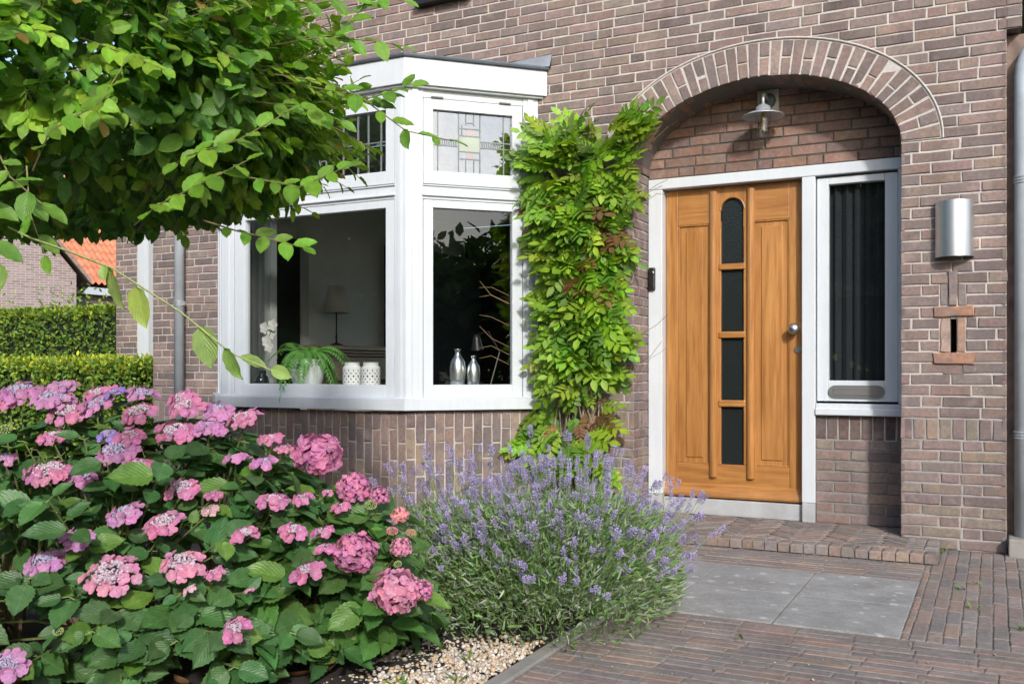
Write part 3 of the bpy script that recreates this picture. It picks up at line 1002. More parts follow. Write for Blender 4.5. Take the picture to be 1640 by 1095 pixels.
# roof far above the picture
mb = MB()
mb.add([(-8.7, -.4, 5.55), (.5, -.4, 5.55), (.5, 4.5, 9.2), (-8.7, 4.5, 9.2), (-8.7, 9.4, 5.55), (.5, 9.4, 5.55)], [(0, 1, 2, 3), (3, 2, 5, 4), (0, 3, 4), (1, 5, 2), (0, 4, 5, 1)])
mb.build('roof', 'roof_slate', house, origin=HO)

# ---- room behind the bay (closed box, open to the bay and dark hall behind the door)
mb = MB()
x0, x1, y1r, zf, zc = -6.2, -2.35, 5.0, .12, 2.86
P = lambda *q: q
mb.add([(x0, .12, zf), (x0, y1r, zf), (x0, y1r, zc), (x0, .12, zc)], [(0, 1, 2, 3)], 0)
mb.box((x0, y1r, zf), (-5.2, y1r + .1, zc), 1); mb.box((-5.2, y1r, zf), (x1, y1r + .1, .4), 1); mb.box((-5.2, y1r, 2.6), (x1, y1r + .1, zc), 1)     # unseen back opening added to let daylight into the room
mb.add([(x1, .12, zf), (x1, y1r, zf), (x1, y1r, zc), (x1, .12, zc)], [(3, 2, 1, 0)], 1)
mb.add([(x0, .0, zc + .003), (-5.62, .0, zc + .003), (-5.0, -.62, zc + .003), (-3.46, -.62, zc + .003), (-2.84, 0, zc + .003), (x1, .0, zc + .003), (x1, y1r, zc + .003), (x0, y1r, zc + .003)], [tuple(range(8))], 2)
mb.add([(x0, .0, zf), (-5.62, .0, zf), (-5.0, -.62, zf), (-3.46, -.62, zf), (-2.84, 0, zf), (x1, .0, zf), (x1, y1r, zf), (x0, y1r, zf)], [tuple(range(8))], 3)
mb.add([(x0, .12, zf), (-5.6, .12, zf), (-5.6, .12, zc), (x0, .12, zc)], [(3, 2, 1, 0)], 0)
mb.add([(-2.86, .12, zf), (x1, .12, zf), (x1, .12, zc), (-2.86, .12, zc)], [(3, 2, 1, 0)], 0)
mb.box((-6.195, .75, zf), (-6.15, 1.60, 2.3), 1)         # doorway as a dark panel, the unlit opening put into its colour
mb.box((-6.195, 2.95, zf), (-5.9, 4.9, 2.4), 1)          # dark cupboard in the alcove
mb.box((-6.195, 1.62, zf), (-6.05, 2.92, zc), 0)         # chimney breast
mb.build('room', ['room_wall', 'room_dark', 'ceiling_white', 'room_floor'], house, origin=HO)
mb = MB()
mb.box((-2.2, .42, .05), (-.35, 2.2, 2.5))  # solid box, the gloom of the unlit hall put into its colour
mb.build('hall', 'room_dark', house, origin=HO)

# ================================================================== BAY WINDOW
A_, B_, C_, D_ = (-2.78, 0.), (-3.43, -.65), (-5.03, -.65), (-5.68, 0.)
def face(p, q, outn):
    u = Vector((q[0] - p[0], q[1] - p[1], 0)); return Frame((p[0], p[1], 0), u, (0, 0, 1), outn), u.length
s2 = math.sqrt(.5)
FRT, LF = face(C_, B_, (0, -1, 0))          # u grows to the right
CR, LC = face(B_, A_, (s2, -s2, 0))         # u from the near corner to the wall
CL, _ = face(D_, C_, (-s2, -s2, 0))
def fbox(mb, f, u0, u1, v0, v1, n0, n1, mi=None, col=None):
    vs = [f(u, v, n) for v in (v0, v1) for (u, n) in ((u0, n1), (u1, n1), (u1, n0), (u0, n0))]
    mb.add(vs, [(0, 3, 2, 1), (4, 5, 6, 7), (0, 1, 5, 4), (1, 2, 6, 5), (2, 3, 7, 6), (3, 0, 4, 7)], mi, col)

# brick foot of the bay: upright bricks
mb = MB()
for f, L in ((CL, LC), (FRT, LF), (CR, LC)):
    fv = Frame(f.O, (0, 0, 1), f.U, f.N)
    courses(mb, fv, 0, .735, rows_between(0, L, .066), (), None, [(.27, .195, .17), (.30, .215, .18), (.22, .165, .155), (.25, .195, .18), (.19, .15, .145), (.33, .25, .19), (.28, .205, .185)], (.47, .44, .40), bond='half', bev=.005, jit=.002)
mb.build('wall', ['brick', 'mortar'], house, origin=HO)

Z_SILL0, Z_SILL1 = .745, .822
Z_LS0, Z_LS1, Z_US0, Z_US1, Z_HEAD = .828, 2.138, 2.236, 2.806, 2.862
bay = MB()
def posts(f, L, left, right):
    """corner posts with two quirked mouldings, transom and head rail"""
    for (a, b) in ((0, left), (L - right, L)):
        fbox(bay, f, a, b, Z_SILL1 - .01, Z_HEAD, -.09, 0)
    m = .016
    fbox(bay, f, left * .34, left * .72, Z_SILL1, Z_HEAD - .004, 0, .009)
    fbox(bay, f, L - right * .72, L - right * .34, Z_SILL1, Z_HEAD - .004, 0, .009)
    fbox(bay, f, left, L - right, Z_LS1, Z_US0, -.09, -.006)
    fbox(bay, f, left - .01, L - right + .01, Z_LS1 + .020, Z_LS1 + .034, -.006, .012)     # drip mould
    fbox(bay, f, left - .01, L - right + .01, Z_US0 - .012, Z_US0 - .003, -.006, .006)
    fbox(bay, f, left, L - right, Z_US1, Z_HEAD, -.09, -.006)
posts(FRT, LF, .115, .092)
posts(CR, LC, .115, .108)
posts(CL, LC, .108, .115)
bw = bay.build('bay_window', 'white_paint', house, bevel=.004, origin=HO)

def outline(off, x_in=0.0):
    """bay outline offset outwards by off"""
    k = off * math.tan(R(22.5))
    return [(A_[0] + off * math.sqrt(2), 0.0 + x_in), (B_[0] + k, B_[1] - off), (C_[0] - k, C_[1] - off), (D_[0] - off * math.sqrt(2), 0.0 + x_in)]
def ringprism(mb, off, z0, z1, mi=None):
    o = outline(off); poly = o[::-1]
    poly = [(x, y) if y < -.001 else (x, -.003) for x, y in poly]
    a = area(poly)
    mb.prism(poly if a > 0 else poly[::-1], z0, z1, mi)
# cornice: fascia with a drip, closed underneath
mb = MB(); ringprism(mb, .050, 2.872, 3.045); ringprism(mb, .030, 2.858, 2.872)
mb.build('cornice', 'white_paint', bw, bevel=.004, origin=HO)
mb = MB(); ringprism(mb, .058, 3.045, 3.062)
pts = outline(.058)
mb.tube([(p[0], min(p[1], -.01), 3.056) for p in pts], .014, 8)
for (xa, sgn) in ((-2.70, 1), (-5.76, -1)):                 # upstands dressed up the wall
    mb.add([(xa - sgn * .75, -.012, 3.075), (xa + sgn * .02, -.012, 3.06), (xa + sgn * .03, -.012, 3.155), (xa - sgn * .75, -.012, 3.10)], [(0, 1, 2, 3), (3, 2, 1, 0)])
    mb.add([(xa - sgn * .35, -.19, 3.066), (xa + sgn * .02, -.03, 3.063), (xa + sgn * .03, -.013, 3.15), (xa - sgn * .35, -.013, 3.125)], [(0, 1, 2, 3), (3, 2, 1, 0)])
mb.box((-5.7, -.011, 3.06), (-2.74, -.004, 3.10))
mb.build('flashing', 'lead', bw, origin=HO)
mb = MB(); ringprism(mb, .045, Z_SILL0, Z_SILL1)
ringprism(mb, .012, Z_SILL1, Z_SILL1 + .006)
mb.build('sill', 'white_paint', bw, bevel=.006, origin=HO)
mb = MB()                                                     # inner board the pots stand on
ins = [(-2.93, .06), (-3.465, -.555), (-4.995, -.555), (-5.53, .06)]
mb.prism(ins[::-1], .855, .885); mb.build('sill', 'white_paint', bw, bevel=.004, origin=HO)

def sash(f, u0, u1, g0, g1, z0, z1, h0, h1, n_out=-.004):
    mb = MB()
    fbox(mb, f, u0, g0, z0, z1, -.055, n_out); fbox(mb, f, g1, u1, z0, z1, -.055, n_out)
    fbox(mb, f, g0, g1, z0, h0, -.055, n_out); fbox(mb, f, g0, g1, h1, z1, -.055, n_out)
    for (a, b, c, d) in ((g0 - .008, g0, h0, h1), (g1, g1 + .008, h0, h1)):
        pass
    s = mb.build('sash', 'white_paint', bw, bevel=.003, origin=HO)
    return s
def pane(f, g0, g1, h0, h1, mat, back=.034):
    mb = MB(); mb.add([f(g0 - .004, h0 - .004, -back), f(g1 + .004, h0 - .004, -back), f(g1 + .004, h1 + .004, -back), f(g0 - .004, h1 + .004, -back)], [(0, 1, 2, 3)])
    return mb.build('pane', mat, bw, origin=HO)
WIN = []
for f, L, pl_, pr_, gl, gr in ((FRT, LF, .122, .096, .223, LF - .162), (CR, LC, .118, .112, .184, LC - .202 + .018), (CL, LC, .112, .118, .184, LC - .184)):
    sash(f, pl_, L - pr_, gl, gr, Z_LS0, Z_LS1 - .004, .912, 2.083)
    pane(f, gl, gr, .912, 2.083, 'window_glass')
    sash(f, pl_, L - pr_, gl, gr, Z_US0 + .004, Z_US1 - .003, 2.326, 2.732)
    pane(f, gl, gr, 2.326, 2.732, 'leaded_glass')
# leaded patterns
def cames(f, gl, gr, vert, horiz, patches):
    mb = MB(); w = .0036
    W, H, z0 = gr - gl, .406, 2.326
    for (a, b0, b1) in vert: fbox(mb, f, gl + a * W - w, gl + a * W + w, z0 + b0 * H, z0 + b1 * H, -.033, -.028)
    for (b, a0, a1) in horiz: fbox(mb, f, gl + a0 * W, gl + a1 * W, z0 + b * H - w, z0 + b * H + w, -.033, -.0285)
    mb.build('leading', 'lead_came', bw, origin=HO)
    for (a0, a1, b0, b1, m) in patches:
        mb = MB(); fbox(mb, f, gl + a0 * W, gl + a1 * W, z0 + b0 * H, z0 + b1 * H, -.0335, -.0315)
        mb.build('stained_pane', m, bw, origin=HO)
sm = lambda L: L
cv = [(.07, 0, 1), (.33, 0, 1), (.37, .62, .8), (.42, 0, .22), (.42, .8, 1), (.52, 0, .22), (.52, .8, 1), (.60, 0, 1), (.90, 0, 1)]
cv += [(.10 + .028 * i, .44, .54) for i in range(8)] + [(.63 + .028 * i, .44, .54) for i in range(9)]
ch = [(.44, 0, .33), (.54, 0, .33), (.44, .6, 1), (.54, .6, 1), (.36, .33, .6), (.62, .33, .6), (.24, .33, .6), (.74, .33, .6), (.84, .42, .52)]
cames(CR, .184, LC - .184, cv, ch, [(.335, .595, .365, .615, 'pale_yellow_glass'), (.425, .515, .245, .355, 'pale_pink_glass'), (.425, .515, .63, .73, 'pale_pink_glass')])
gl, gr = .223, LF - .162
fv_ = [(x, 0, 1) for x in (.04, .12, .20, .27, .315, .36, .40, .445, .49, .535, .58, .70, .80, .87, .955)]
fh_ = [(.44, .20, 1.), (.50, .58, 1.), (.30, .27, .58), (.36, .40, .58), (.68, .27, .50), (.62, .36, .50)]
cames(FRT, gl, gr, fv_, fh_, [(.27, .315, .50, .60, 'amber_glass'), (.36, .40, .22, .36, 'amber_glass'), (.925, .952, .44, .50, 'green_glass')])
# hinges on the canted top light
for u in (LC - .75, LC - .28):
    mb = MB(); mb.tube([CR(u, Z_US1 + .004, .004), CR(u + .08, Z_US1 + .004, .004)], .007, 8)
    mb.build('hinge', 'alu_grey', bw, origin=HO)

# ================================================================== DOOR SET
YD = YR
mb = MB()
mb.box((XL + .003, YD - .03, .175), (-1.992, YD + .10, 2.2265))           # left jamb
mb.box((-1.078, YD - .03, .175), (-.996, YD + .10, 2.226))               # middle post
mb.box((XL + .003, YD - .03, 2.228), (XR - .003, YD + .10, 2.297))       # head
mb.box((-.994, YD - .03, .728), (XR - .003, YD + .10, .802))             # bottom rail of the sidelight
mb.box((-.994, YD - .045, .730), (XR - .003, YD - .028, .772))
mb.box((-.512, YD - .03, .804), (XR - .003, YD + .10, 2.226))            # right jamb
fr_ = mb.build('door_frame', 'white_paint', house, bevel=.005, origin=HO)
mb = MB()
mb.box((-1.992, YD + .005, .05), (-1.078, YD + .12, .155))
mb.box((XL + .004, YD - .034, .05), (-1.994, YD + .10, .174)); mb.box((-1.076, YD - .034, .05), (-.998, YD + .10, .174))
mb.build('threshold', 'stone', house, bevel=.005, origin=HO)

# the wooden door
DX0, DX1, DZ0, DZ1, DY = -1.988, -1.082, .166, 2.224, YD + .045
GX0, GX1 = -1.612, -1.462                                              # glazed strip
mb = MB()
T = .02
# stiles and rails stand in front of the panels
mb.box((DX0, DY, DZ0), (-1.905, DY + .05, DZ1)); mb.box((-1.168, DY, DZ0), (DX1, DY + .05, DZ1))
mb.box((-1.690, DY, .385), (GX0, DY + .05, 2.0)); mb.box((GX1, DY, .385), (-1.402, DY + .05, 2.0))
def hrail(x0, x1, z0, z1, m): m.box((x0, DY + .0005, z0), (x1, DY + .0495, z1))
door = mb.build('front_door', 'door_wood', house, bevel=.004, origin=HO)
for (a, b, c_, d_) in ((-1.905, -1.168, DZ0, .385), (-1.905, -1.690, 1.985, DZ1), (-1.402, -1.168, 1.985, DZ1)):
    mb = MB(); hrail(a, b, c_, d_, mb); mb.build('rail', 'door_wood_across', door, bevel=.004, origin=HO)
for z0, z1 in ((.768, .812), (1.222, 1.264), (1.672, 1.712)):
    mb = MB(); mb.box((GX0 - .012, DY - .012, z0), (GX1 + .012, DY + .045, z1)); mb.build('glazing_bar', 'door_wood_across', door, bevel=.006, origin=HO)
# arched top of the glazing
mb = MB()
cxg, rg, zt = (GX0 + GX1) / 2, (GX1 - GX0) / 2, 2.145
pts = [(-1.690, 1.95), (-1.690, DZ1 - .001), (-1.402, DZ1 - .001), (-1.402, 1.95), (GX1, 1.95)] 
arc = [(cxg + rg * math.cos(a), zt - rg + rg * math.sin(a)) for a in np.linspace(0, math.pi, 17)]
poly = pts + arc + [(GX0, 1.95)]
n = len(poly)
# build as quads strip between outer rectangle and arch
for i in range(16):
    a, b = arc[i], arc[i + 1]
    vs = [(a[0], DY - .0006, a[1]), (b[0], DY - .0006, b[1]), (b[0], DY - .0006, DZ1), (a[0], DY - .0006, DZ1), (a[0], DY + .05, a[1]), (b[0], DY + .05, b[1])]
    mb.add(vs, [(0, 1, 2, 3), (0, 4, 5, 1)])
for (xa, xb) in ((-1.690, GX0), (GX1, -1.402)):
    mb.add([(xa, DY - .0006, 1.95), (xb, DY - .0006, 1.95), (xb, DY - .0006, DZ1), (xa, DY - .0006, DZ1)], [(0, 1, 2, 3)])
mb.tube([(p[0] * 1.0, DY - .002, p[1]) for p in [(cxg + (rg + .006) * math.cos(a), zt - rg + (rg + .006) * math.sin(a)) for a in np.linspace(0, math.pi, 17)]], .005, 6)
mb.build('arched_head', 'door_wood', door, origin=HO)
for (xa, xb) in ((-1.905, -1.690), (-1.402, -1.168)):
    mb = MB()
    mb.box((xa, DY + .016, .385), (xb, DY + .045, 1.985))
    iw = .042
    mb.box((xa + .055, DY + .008, .425), (xb - .055 + .01, DY + .03, 1.945))
    for q in (xa, xb - .008): mb.box((q, DY + .004, .385), (q + .008, DY + .02, 1.985))
    mb.box((xa, DY + .004, .385), (xb, DY + .02, .394)); mb.box((xa, DY + .004, 1.976), (xb, DY + .02, 1.985))
    mb.build('panel', 'door_wood', door, bevel=.003, origin=HO)
for xc in (-1.660, -1.412):                                            # half-round mouldings beside the glass
    mb = MB(); mb.tube([(xc, DY - .004, .300), (xc, DY - .004, 2.196)], .026, 14)
    mb.build('moulding', 'door_wood', door, smooth=False, origin=HO, bevel=.002)
for z0, z1 in ((.372, .764), (.816, 1.218), (1.268, 1.668), (1.716, 2.146)):
    mb = MB()
    mb.add([(GX0 - .004, DY + .022, z0), (GX1 + .004, DY + .022, z0), (GX1 + .004, DY + .022, z1), (GX0 - .004, DY + .022, z1)], [(0, 1, 2, 3)])
    mb.build('pane', 'hammered_glass', door, origin=HO)
mb = MB()                                                              # weather bar along the foot
prof = [(DY, DZ0), (DY - .030, DZ0), (DY - .036, DZ0 + .014), (DY - .030, DZ0 + .034), (DY - .016, DZ0 + .052), (DY - .012, DZ0 + .075), (DY, DZ0 + .085)]
n = len(prof)
mb.add([(DX0 - .002, y, z) for y, z in prof] + [(DX1 + .002, y, z) for y, z in prof], [tuple(range(n)), tuple(range(2 * n - 1, n - 1, -1))] + [(i, n + i, n + (i + 1) % n, (i + 1) % n) for i in range(n)])
mb.build('weather_bar', 'door_wood_across', door, origin=HO)
mb = MB()
rot = Matrix.Translation((-1.132, DY, 1.272)) @ Matrix.Rotation(R(90), 4, 'X')
tmp = MB(); tmp.lathe([(.0, 0), (.028, 0), (.028, .006), (.013, .010), (.012, .030), (.024, .036), (.034, .048), (.036, .060), (.032, .072), (.018, .080), (.0, .082)], 24)
mb.add([rot @ Vector(p) for p in tmp.v], tmp.f); mb.build('knob', 'satin_steel', door, smooth=True, origin=HO)
mb = MB(); rot = Matrix.Translation((-1.113, DY, 1.142)) @ Matrix.Rotation(R(90), 4, 'X')
tmp = MB(); tmp.lathe([(0, 0), (.024, 0), (.024, .008), (.020, .012), (.010, .012), (.009, .016), (0, .016)], 20)
mb.add([rot @ (Vector(p) * 1.0) for p in tmp.v], tmp.f); mb.build('lock', 'satin_steel', door, smooth=False, origin=HO)

# sidelight
mb = MB()
SX0, SX1 = -.990, -.516
gx0, gx1, gz0, gz1 = -.920, -.590, .945, 2.172
mb.box((SX0, YD + .002, .816), (gx0, YD + .06, 2.215)); mb.box((gx1, YD + .002, .816), (SX1, YD + .06, 2.215))
mb.box((gx0, YD + .002, .816), (gx1, YD + .06, gz0)); mb.box((gx0, YD + .002, gz1), (gx1, YD + .06, 2.215))
sl = mb.build('window', 'white_paint', house, bevel=.004, origin=HO)
mb = MB(); mb.add([(gx0 - .003, YD + .03, gz0 - .003), (gx1 + .003, YD + .03, gz0 - .003), (gx1 + .003, YD + .03, gz1 + .003), (gx0 - .003, YD + .03, gz1 + .003)], [(0, 1, 2, 3)])
mb.build('pane', 'window_glass', sl, origin=HO)
mb = MB()                                                              # letter plate with rounded ends
def stadium(cx, cz, hw, r, y0, y1, mb):
    pts = [(cx + hw - r + r * math.cos(a), cz + r * math.sin(a)) for a in np.linspace(-math.pi / 2, math.pi / 2, 10)] + [(cx - hw + r + r * math.cos(a), cz + r * math.sin(a)) for a in np.linspace(math.pi / 2, 3 * math.pi / 2, 10)]
    n = len(pts)
    mb.add([(x, y0, z) for x, z in pts] + [(x, y1, z) for x, z in pts], [tuple(range(n)), tuple(range(2 * n - 1, n - 1, -1))] + [(i, n + i, n + (i + 1) % n, (i + 1) % n) for i in range(n)])
stadium(-.755, .876, .165, .040, YD - .010, YD + .003, mb)
lp = mb.build('letter_plate', 'alu_grey', sl, origin=HO, bevel=.002)
mb = MB(); mb.box((-.888, YD - .014, .853), (-.622, YD - .009, .899)); mb.box((-.888, YD - .0155, .891), (-.622, YD - .013, .897))
mb.build('letter_flap', 'alu_grey', sl, origin=HO, bevel=.002)
cur = MB(); vs = []; fs = []                                           # dark curtain behind the sidelight
nxc = 60
for j in range(2):
    for i in range(nxc + 1):
        x = -.99 + .5 * i / nxc
        vs.append((x, YD + .075 + .018 * math.sin(i * .85) + .008 * math.sin(i * 2.3 + 1), .80 + 1.42 * j))
for i in range(nxc): fs.append((i, i + 1, nxc + 2 + i, nxc + 1 + i))
cur.add(vs, fs)
put(cur.build('curtain', 'dark_cloth', smooth=True), 'dark folded curtain hanging behind the narrow sidelight', 'curtain')

# ================================================================== THINGS FIXED TO THE HOUSE
lamp = thing('wall_lamp', 'galvanised barn lamp with a clear glass jar, hanging under the brick arch', 'wall lamp', (-1.289, YR, 2.735))
LO = lamp.location
mb = MB(); mb.box((-1.289 - .068, YR - .026, 2.665), (-1.289 + .068, YR - .003, 2.806)); mb.build('back_board', 'cream_board', lamp, origin=LO, bevel=.003)
mb = MB(); rot = Matrix.Translation((-1.285, YR - .026, 2.732)) @ Matrix.Rotation(R(90), 4, 'X')
tmp = MB(); tmp.lathe([(0, .0), (.047, 0), (.047, .010), (.038, .020), (0, .024)], 24); mb.add([rot @ Vector(p) for p in tmp.v], tmp.f); mb.build('wall_rose', 'galv_disc', lamp, origin=LO)
lx, ly = -1.289, .150
mb = MB(); mb.tube([(lx, YR - .04, 2.735), (lx, .235, 2.745), (lx, .19, 2.752), (lx, .163, 2.742), (lx, ly, 2.715), (lx, ly, 2.66)], .011, 10)
mb.lathe([(0, 2.672), (.030, 2.672), (.030, 2.662), (.045, 2.660), (.046, 2.632), (.052, 2.630), (.090, 2.622), (.125, 2.607), (.131, 2.600), (.128, 2.600), (.090, 2.617), (.050, 2.624), (0, 2.624)], 32, (lx, ly, 0))
mb.build('lamp_shade', 'galv', lamp, smooth=True, origin=LO)
mb = MB(); mb.lathe([(.049, 2.620), (.049, 2.50), (.046, 2.475), (.036, 2.452), (.018, 2.440), (0, 2.437)], 24, (lx, ly, 0)); mb.build('glass_jar', 'jar_glass', lamp, smooth=True, origin=LO)
mb = MB(); mb.lathe([(.014, 2.615), (.014, 2.575), (.010, 2.570), (.019, 2.55), (.024, 2.52), (.018, 2.492), (0, 2.485)], 16, (lx, ly, 0)); mb.build('bulb', 'jar_glass', lamp, smooth=True, origin=LO)
mb = MB(); mb.lathe([(.0145, 2.622), (.0145, 2.575), (0, 2.574)], 12, (lx, ly, 0))
for q in range(4):
    an = q * math.pi / 2; mb.tube([(lx + .006 * math.cos(an), ly + .006 * math.sin(an), 2.572), (lx + .010 * math.cos(an), ly + .010 * math.sin(an), 2.515)], .0016, 5)
mb.build('filament', 'bulb_brass', lamp, origin=LO)

sl2 = thing('up_down_light', 'half round brushed steel wall light above the little brick opening', 'wall lamp', (-.193, 0, 1.8))
mb = MB()
n = 24
for (r0, flip) in ((.1005, 0), (.0975, 1)):
    vs = []
    for z in (1.643, 1.955):
        for k in range(n + 1):
            a = math.pi + math.pi * k / n
            vs.append((-.193 + r0 * math.cos(a), -.004 + .098 / .1 * r0 * math.sin(a), z))
    fs = [(k, k + 1, n + 2 + k, n + 1 + k) for k in range(n)]
    mb.add(vs, fs)
mb.build('steel_shell', 'steel', sl2, smooth=True, origin=sl2.location)
mb = MB(); mb.box((-.285, -.012, 1.648), (-.10, -.002, 1.95)); mb.box((-.24, -.07, 1.78), (-.146, -.01, 1.82)); mb.build('mounting_plate', 'alu_grey', sl2, origin=sl2.location)

db = thing('doorbell', 'slim black video doorbell on the left white door jamb', 'doorbell', (-2.05, YR - .03, 1.62))
mb = MB(); mb.box((-2.087, YR - .054, 1.546), (-2.036, YR - .0305, 1.702)); mb.build('case', 'black_plastic', db, origin=db.location, bevel=.010)
mb = MB(); rot = Matrix.Translation((-2.0615, YR - .0545, 1.668)) @ Matrix.Rotation(R(90), 4, 'X'); tmp = MB(); tmp.lathe([(0, .003), (.012, .002), (.016, 0)], 20); mb.add([rot @ Vector(p) for p in tmp.v], tmp.f); mb.build('lens', 'hammered_glass', db, origin=db.location)
mb = MB(); rot = Matrix.Translation((-2.0615, YR - .0545, 1.588)) @ Matrix.Rotation(R(90), 4, 'X'); tmp = MB(); tmp.lathe([(0, .004), (.013, .003), (.015, 0)], 20); mb.add([rot @ Vector(p) for p in tmp.v], tmp.f); mb.build('button', 'black_plastic', db, origin=db.location)

def drainpipe(x, y, z0, z1, r, brackets, label, elbow=None):
    t = thing('drainpipe', label, 'drainpipe', (x, y, z0), group='grey zinc drainpipes')
    mb = MB(); pts = [(x, y, z0), (x, y, z1)] if not elbow else [(x, y, z0), (x, y, z1)] + elbow
    mb.tube(pts, r, 20); mb.build('pipe', 'zinc', t, smooth=True, origin=t.location)
    for zb in brackets:
        mb = MB()
        for dz in (-.016, 0, .016):
            mb.lathe([(r + .001, zb + dz - .006), (r + .006, zb + dz - .003), (r + .006, zb + dz + .003), (r + .001, zb + dz + .006)], 20, (x, y, 0))
        mb.box((x - .008, y, zb - .012), (x + .008, .0 if y < 0 else .1, zb + .012))
        mb.box((x + r, y - .012, zb - .016), (x + r + .024, y + .004, zb + .016))
        mb.build('bracket', 'galv', t, origin=t.location)
    return t
drainpipe(-6.055, -.065, .60, 5.4, .042, (1.56, 3.4), 'grey zinc drainpipe on the brick left of the bay window')
drainpipe(.150, .035, .10, 2.62, .046, (2.055, .655), 'grey zinc drainpipe beside the right hand brick pier', [(.155, .035, 2.68), (.175, .035, 2.74), (.215, .035, 2.79), (.30, .035, 2.84), (.6, .035, 2.95)])

nw = thing('neighbouring_wall', 'grey rendered wall of the next house behind the right hand drainpipe', 'wall', (1.6, .3, 0))
mb = MB(); mb.box((.24, .22, 0), (4.0, .5, 5.6)); mb.build('render', 'grey_render', nw, origin=nw.location)
mb = MB(); mb.box((.0665, .1105, .1), (.235, .26, 2.88)); mb.build('timber_strip', 'old_wood', nw, origin=nw.location)
kb = MB(); kb.box((.075, -.09, -.03), (1.4, .24, .098))
put(kb.build('kerb_block', 'concrete', bevel=.008), 'grey concrete block under the right hand drainpipe', 'kerb')


# ================================================================== INSIDE THE BAY
def lathe_thing(name, part, label, cat, loc, prof, mat, n=28, group=None, smooth=True):
    t = thing(name, label, cat, loc, group=group)
    mb = MB(); mb.lathe(prof, n); mb.build(part, mat, t, smooth=smooth)
    return t
SB = .886
pf = thing('potted_fern', 'green fern in a white pot on the bay window sill', 'houseplant', (-4.50, -.33, SB))
mb = MB(); mb.lathe([(0, 0), (.085, 0), (.10, .01), (.125, .10), (.128, .19), (.124, .205), (.112, .205), (.108, .18), (0, .175)], 28); mb.build('pot', 'white_ceramic', pf, smooth=True)
tv, tf, tu = pinnate(17, 1., .17, .05, .0, 78, rows=1)
n = 34
tv = np.array(tv); FV, FC = [], []
mbf = MB()
for i in range(n):
    az = 2 * math.pi * i / n * 2.4 + random.uniform(-.2, .2)
    L = random.uniform(.26, .44); up = random.uniform(.35, 1.2)
    pts = tv.copy()
    t = np.clip(pts[:, 1], 0, 1.1)
    r = L * t * (1 - .22 * t * (1.2 - up * .6)); z = L * (up * t - 1.25 * t ** 2 * (1.15 - .3 * up)) + pts[:, 2] * .25
    sx = pts[:, 0] * L * (1.45 - 1.0 * t)
    P = np.stack([math.cos(az) * r - math.sin(az) * sx, math.sin(az) * r + math.cos(az) * sx, .20 + z], -1)
    g_ = random.uniform(.8, 1.25)
    mbf.add(P, tf, 0, (.15 * g_, .36 * g_, .08 * g_))
mbf.build('frond_crown', 'small_leaf', pf)

def lantern(loc, label):
    t = thing('lantern', label, 'lantern', loc, group='white pierced lanterns on the window sill')
    mb = MB(); mb.lathe([(0, .0), (.064, 0), (.066, .006), (.066, .14), (.058, .150), (.053, .152), (.053, .172), (.056, .176), (.050, .178), (.048, .15), (.048, .02)], 32); mb.build('shell', 'white_ceramic', t, smooth=False)
    mb = MB()                                            # pierced pattern: rows of small lozenges and arcs
    for row, (z, k) in enumerate(((.020, 12), (.040, 12), (.060, 12), (.080, 12), (.100, 12), (.120, 12))):
        for i in range(k):
            a = 2 * math.pi * (i + .5 * (row % 2)) / k
            w, h = (.0075, .0085) if row % 3 == 0 else ((.009, .004) if row % 3 == 1 else (.004, .009))
            q = []
            for du, dz in ((-w, 0), (0, -h), (w, 0), (0, h)):
                aa = a + du / .066
                q.append((.0668 * math.cos(aa), .0668 * math.sin(aa), z + dz))
            mb.add(q, [(0, 1, 2, 3)])
    mb.build('pierced_pattern', 'black_plastic', t)
    mb = MB(); mb.tube([(.060 * math.cos(a) , .066 + .0 * a, .12 + .03 * math.sin(a)) for a in np.linspace(-1, math.pi + 1, 12)], .0015, 5); mb.build('handle', 'dark_metal', t)
    return t
lantern((-4.045, -.40, SB), 'white pierced lantern next to the fern on the window sill')
lantern((-3.895, -.385, SB), 'white pierced lantern nearest the bay corner post on the window sill')
def vase(loc, s, h, label):
    lathe_thing('bottle_vase', 'body', label, 'vase', loc, [(0, 0), (.040 * s, 0), (.046 * s, .004), (.054 * s, .25 * h), (.058 * s, .48 * h), (.050 * s, .68 * h), (.030 * s, .80 * h), (.018 * s, .87 * h), (.016 * s, .93 * h), (.024 * s, .985 * h), (.025 * s, h), (.018 * s, h), (.012 * s, .9 * h), (0, .85 * h)], 'silver', 32, 'silver bottle vases')
vase((-3.30, -.20, SB), .97, .268, 'taller silver bottle vase on the sill of the canted window')
vase((-3.195, -.165, SB), .78, .222, 'shorter silver bottle vase on the sill of the canted window')

mp_ = thing('mantelpiece', 'carved oak mantelpiece against the pale wall inside the room', 'mantelpiece', (-5.9, 2.3, .12))
o_ = mp_.location
mb = MB(); mb.box((-6.046, 1.44, 1.205), (-5.76, 3.1, 1.25)); mb.box((-6.046, 1.48, 1.175), (-5.80, 3.06, 1.204)); mb.box((-6.046, 1.52, 1.145), (-5.84, 3.02, 1.174)); mb.build('shelf', 'oak', mp_, origin=o_, bevel=.006)
mb = MB(); mb.box((-6.047, 1.58, .12), (-5.88, 1.80, 1.144)); mb.box((-6.047, 2.76, .12), (-5.88, 2.96, 1.144)); mb.box((-6.047, 1.80, .90), (-5.89, 2.76, 1.144)); mb.build('surround', 'oak', mp_, origin=o_, bevel=.006)
tl = thing('table_lamp', 'table lamp with a pale linen shade on the oak mantelpiece', 'table lamp', (-5.90, 1.86, 1.2505))
mb = MB(); mb.lathe([(0, 0), (.065, 0), (.066, .010), (.03, .022), (.010, .03), (.008, .06), (.011, .09), (.007, .12), (.007, .36), (0, .36)], 20); mb.build('stand', 'dark_metal', tl, smooth=True)
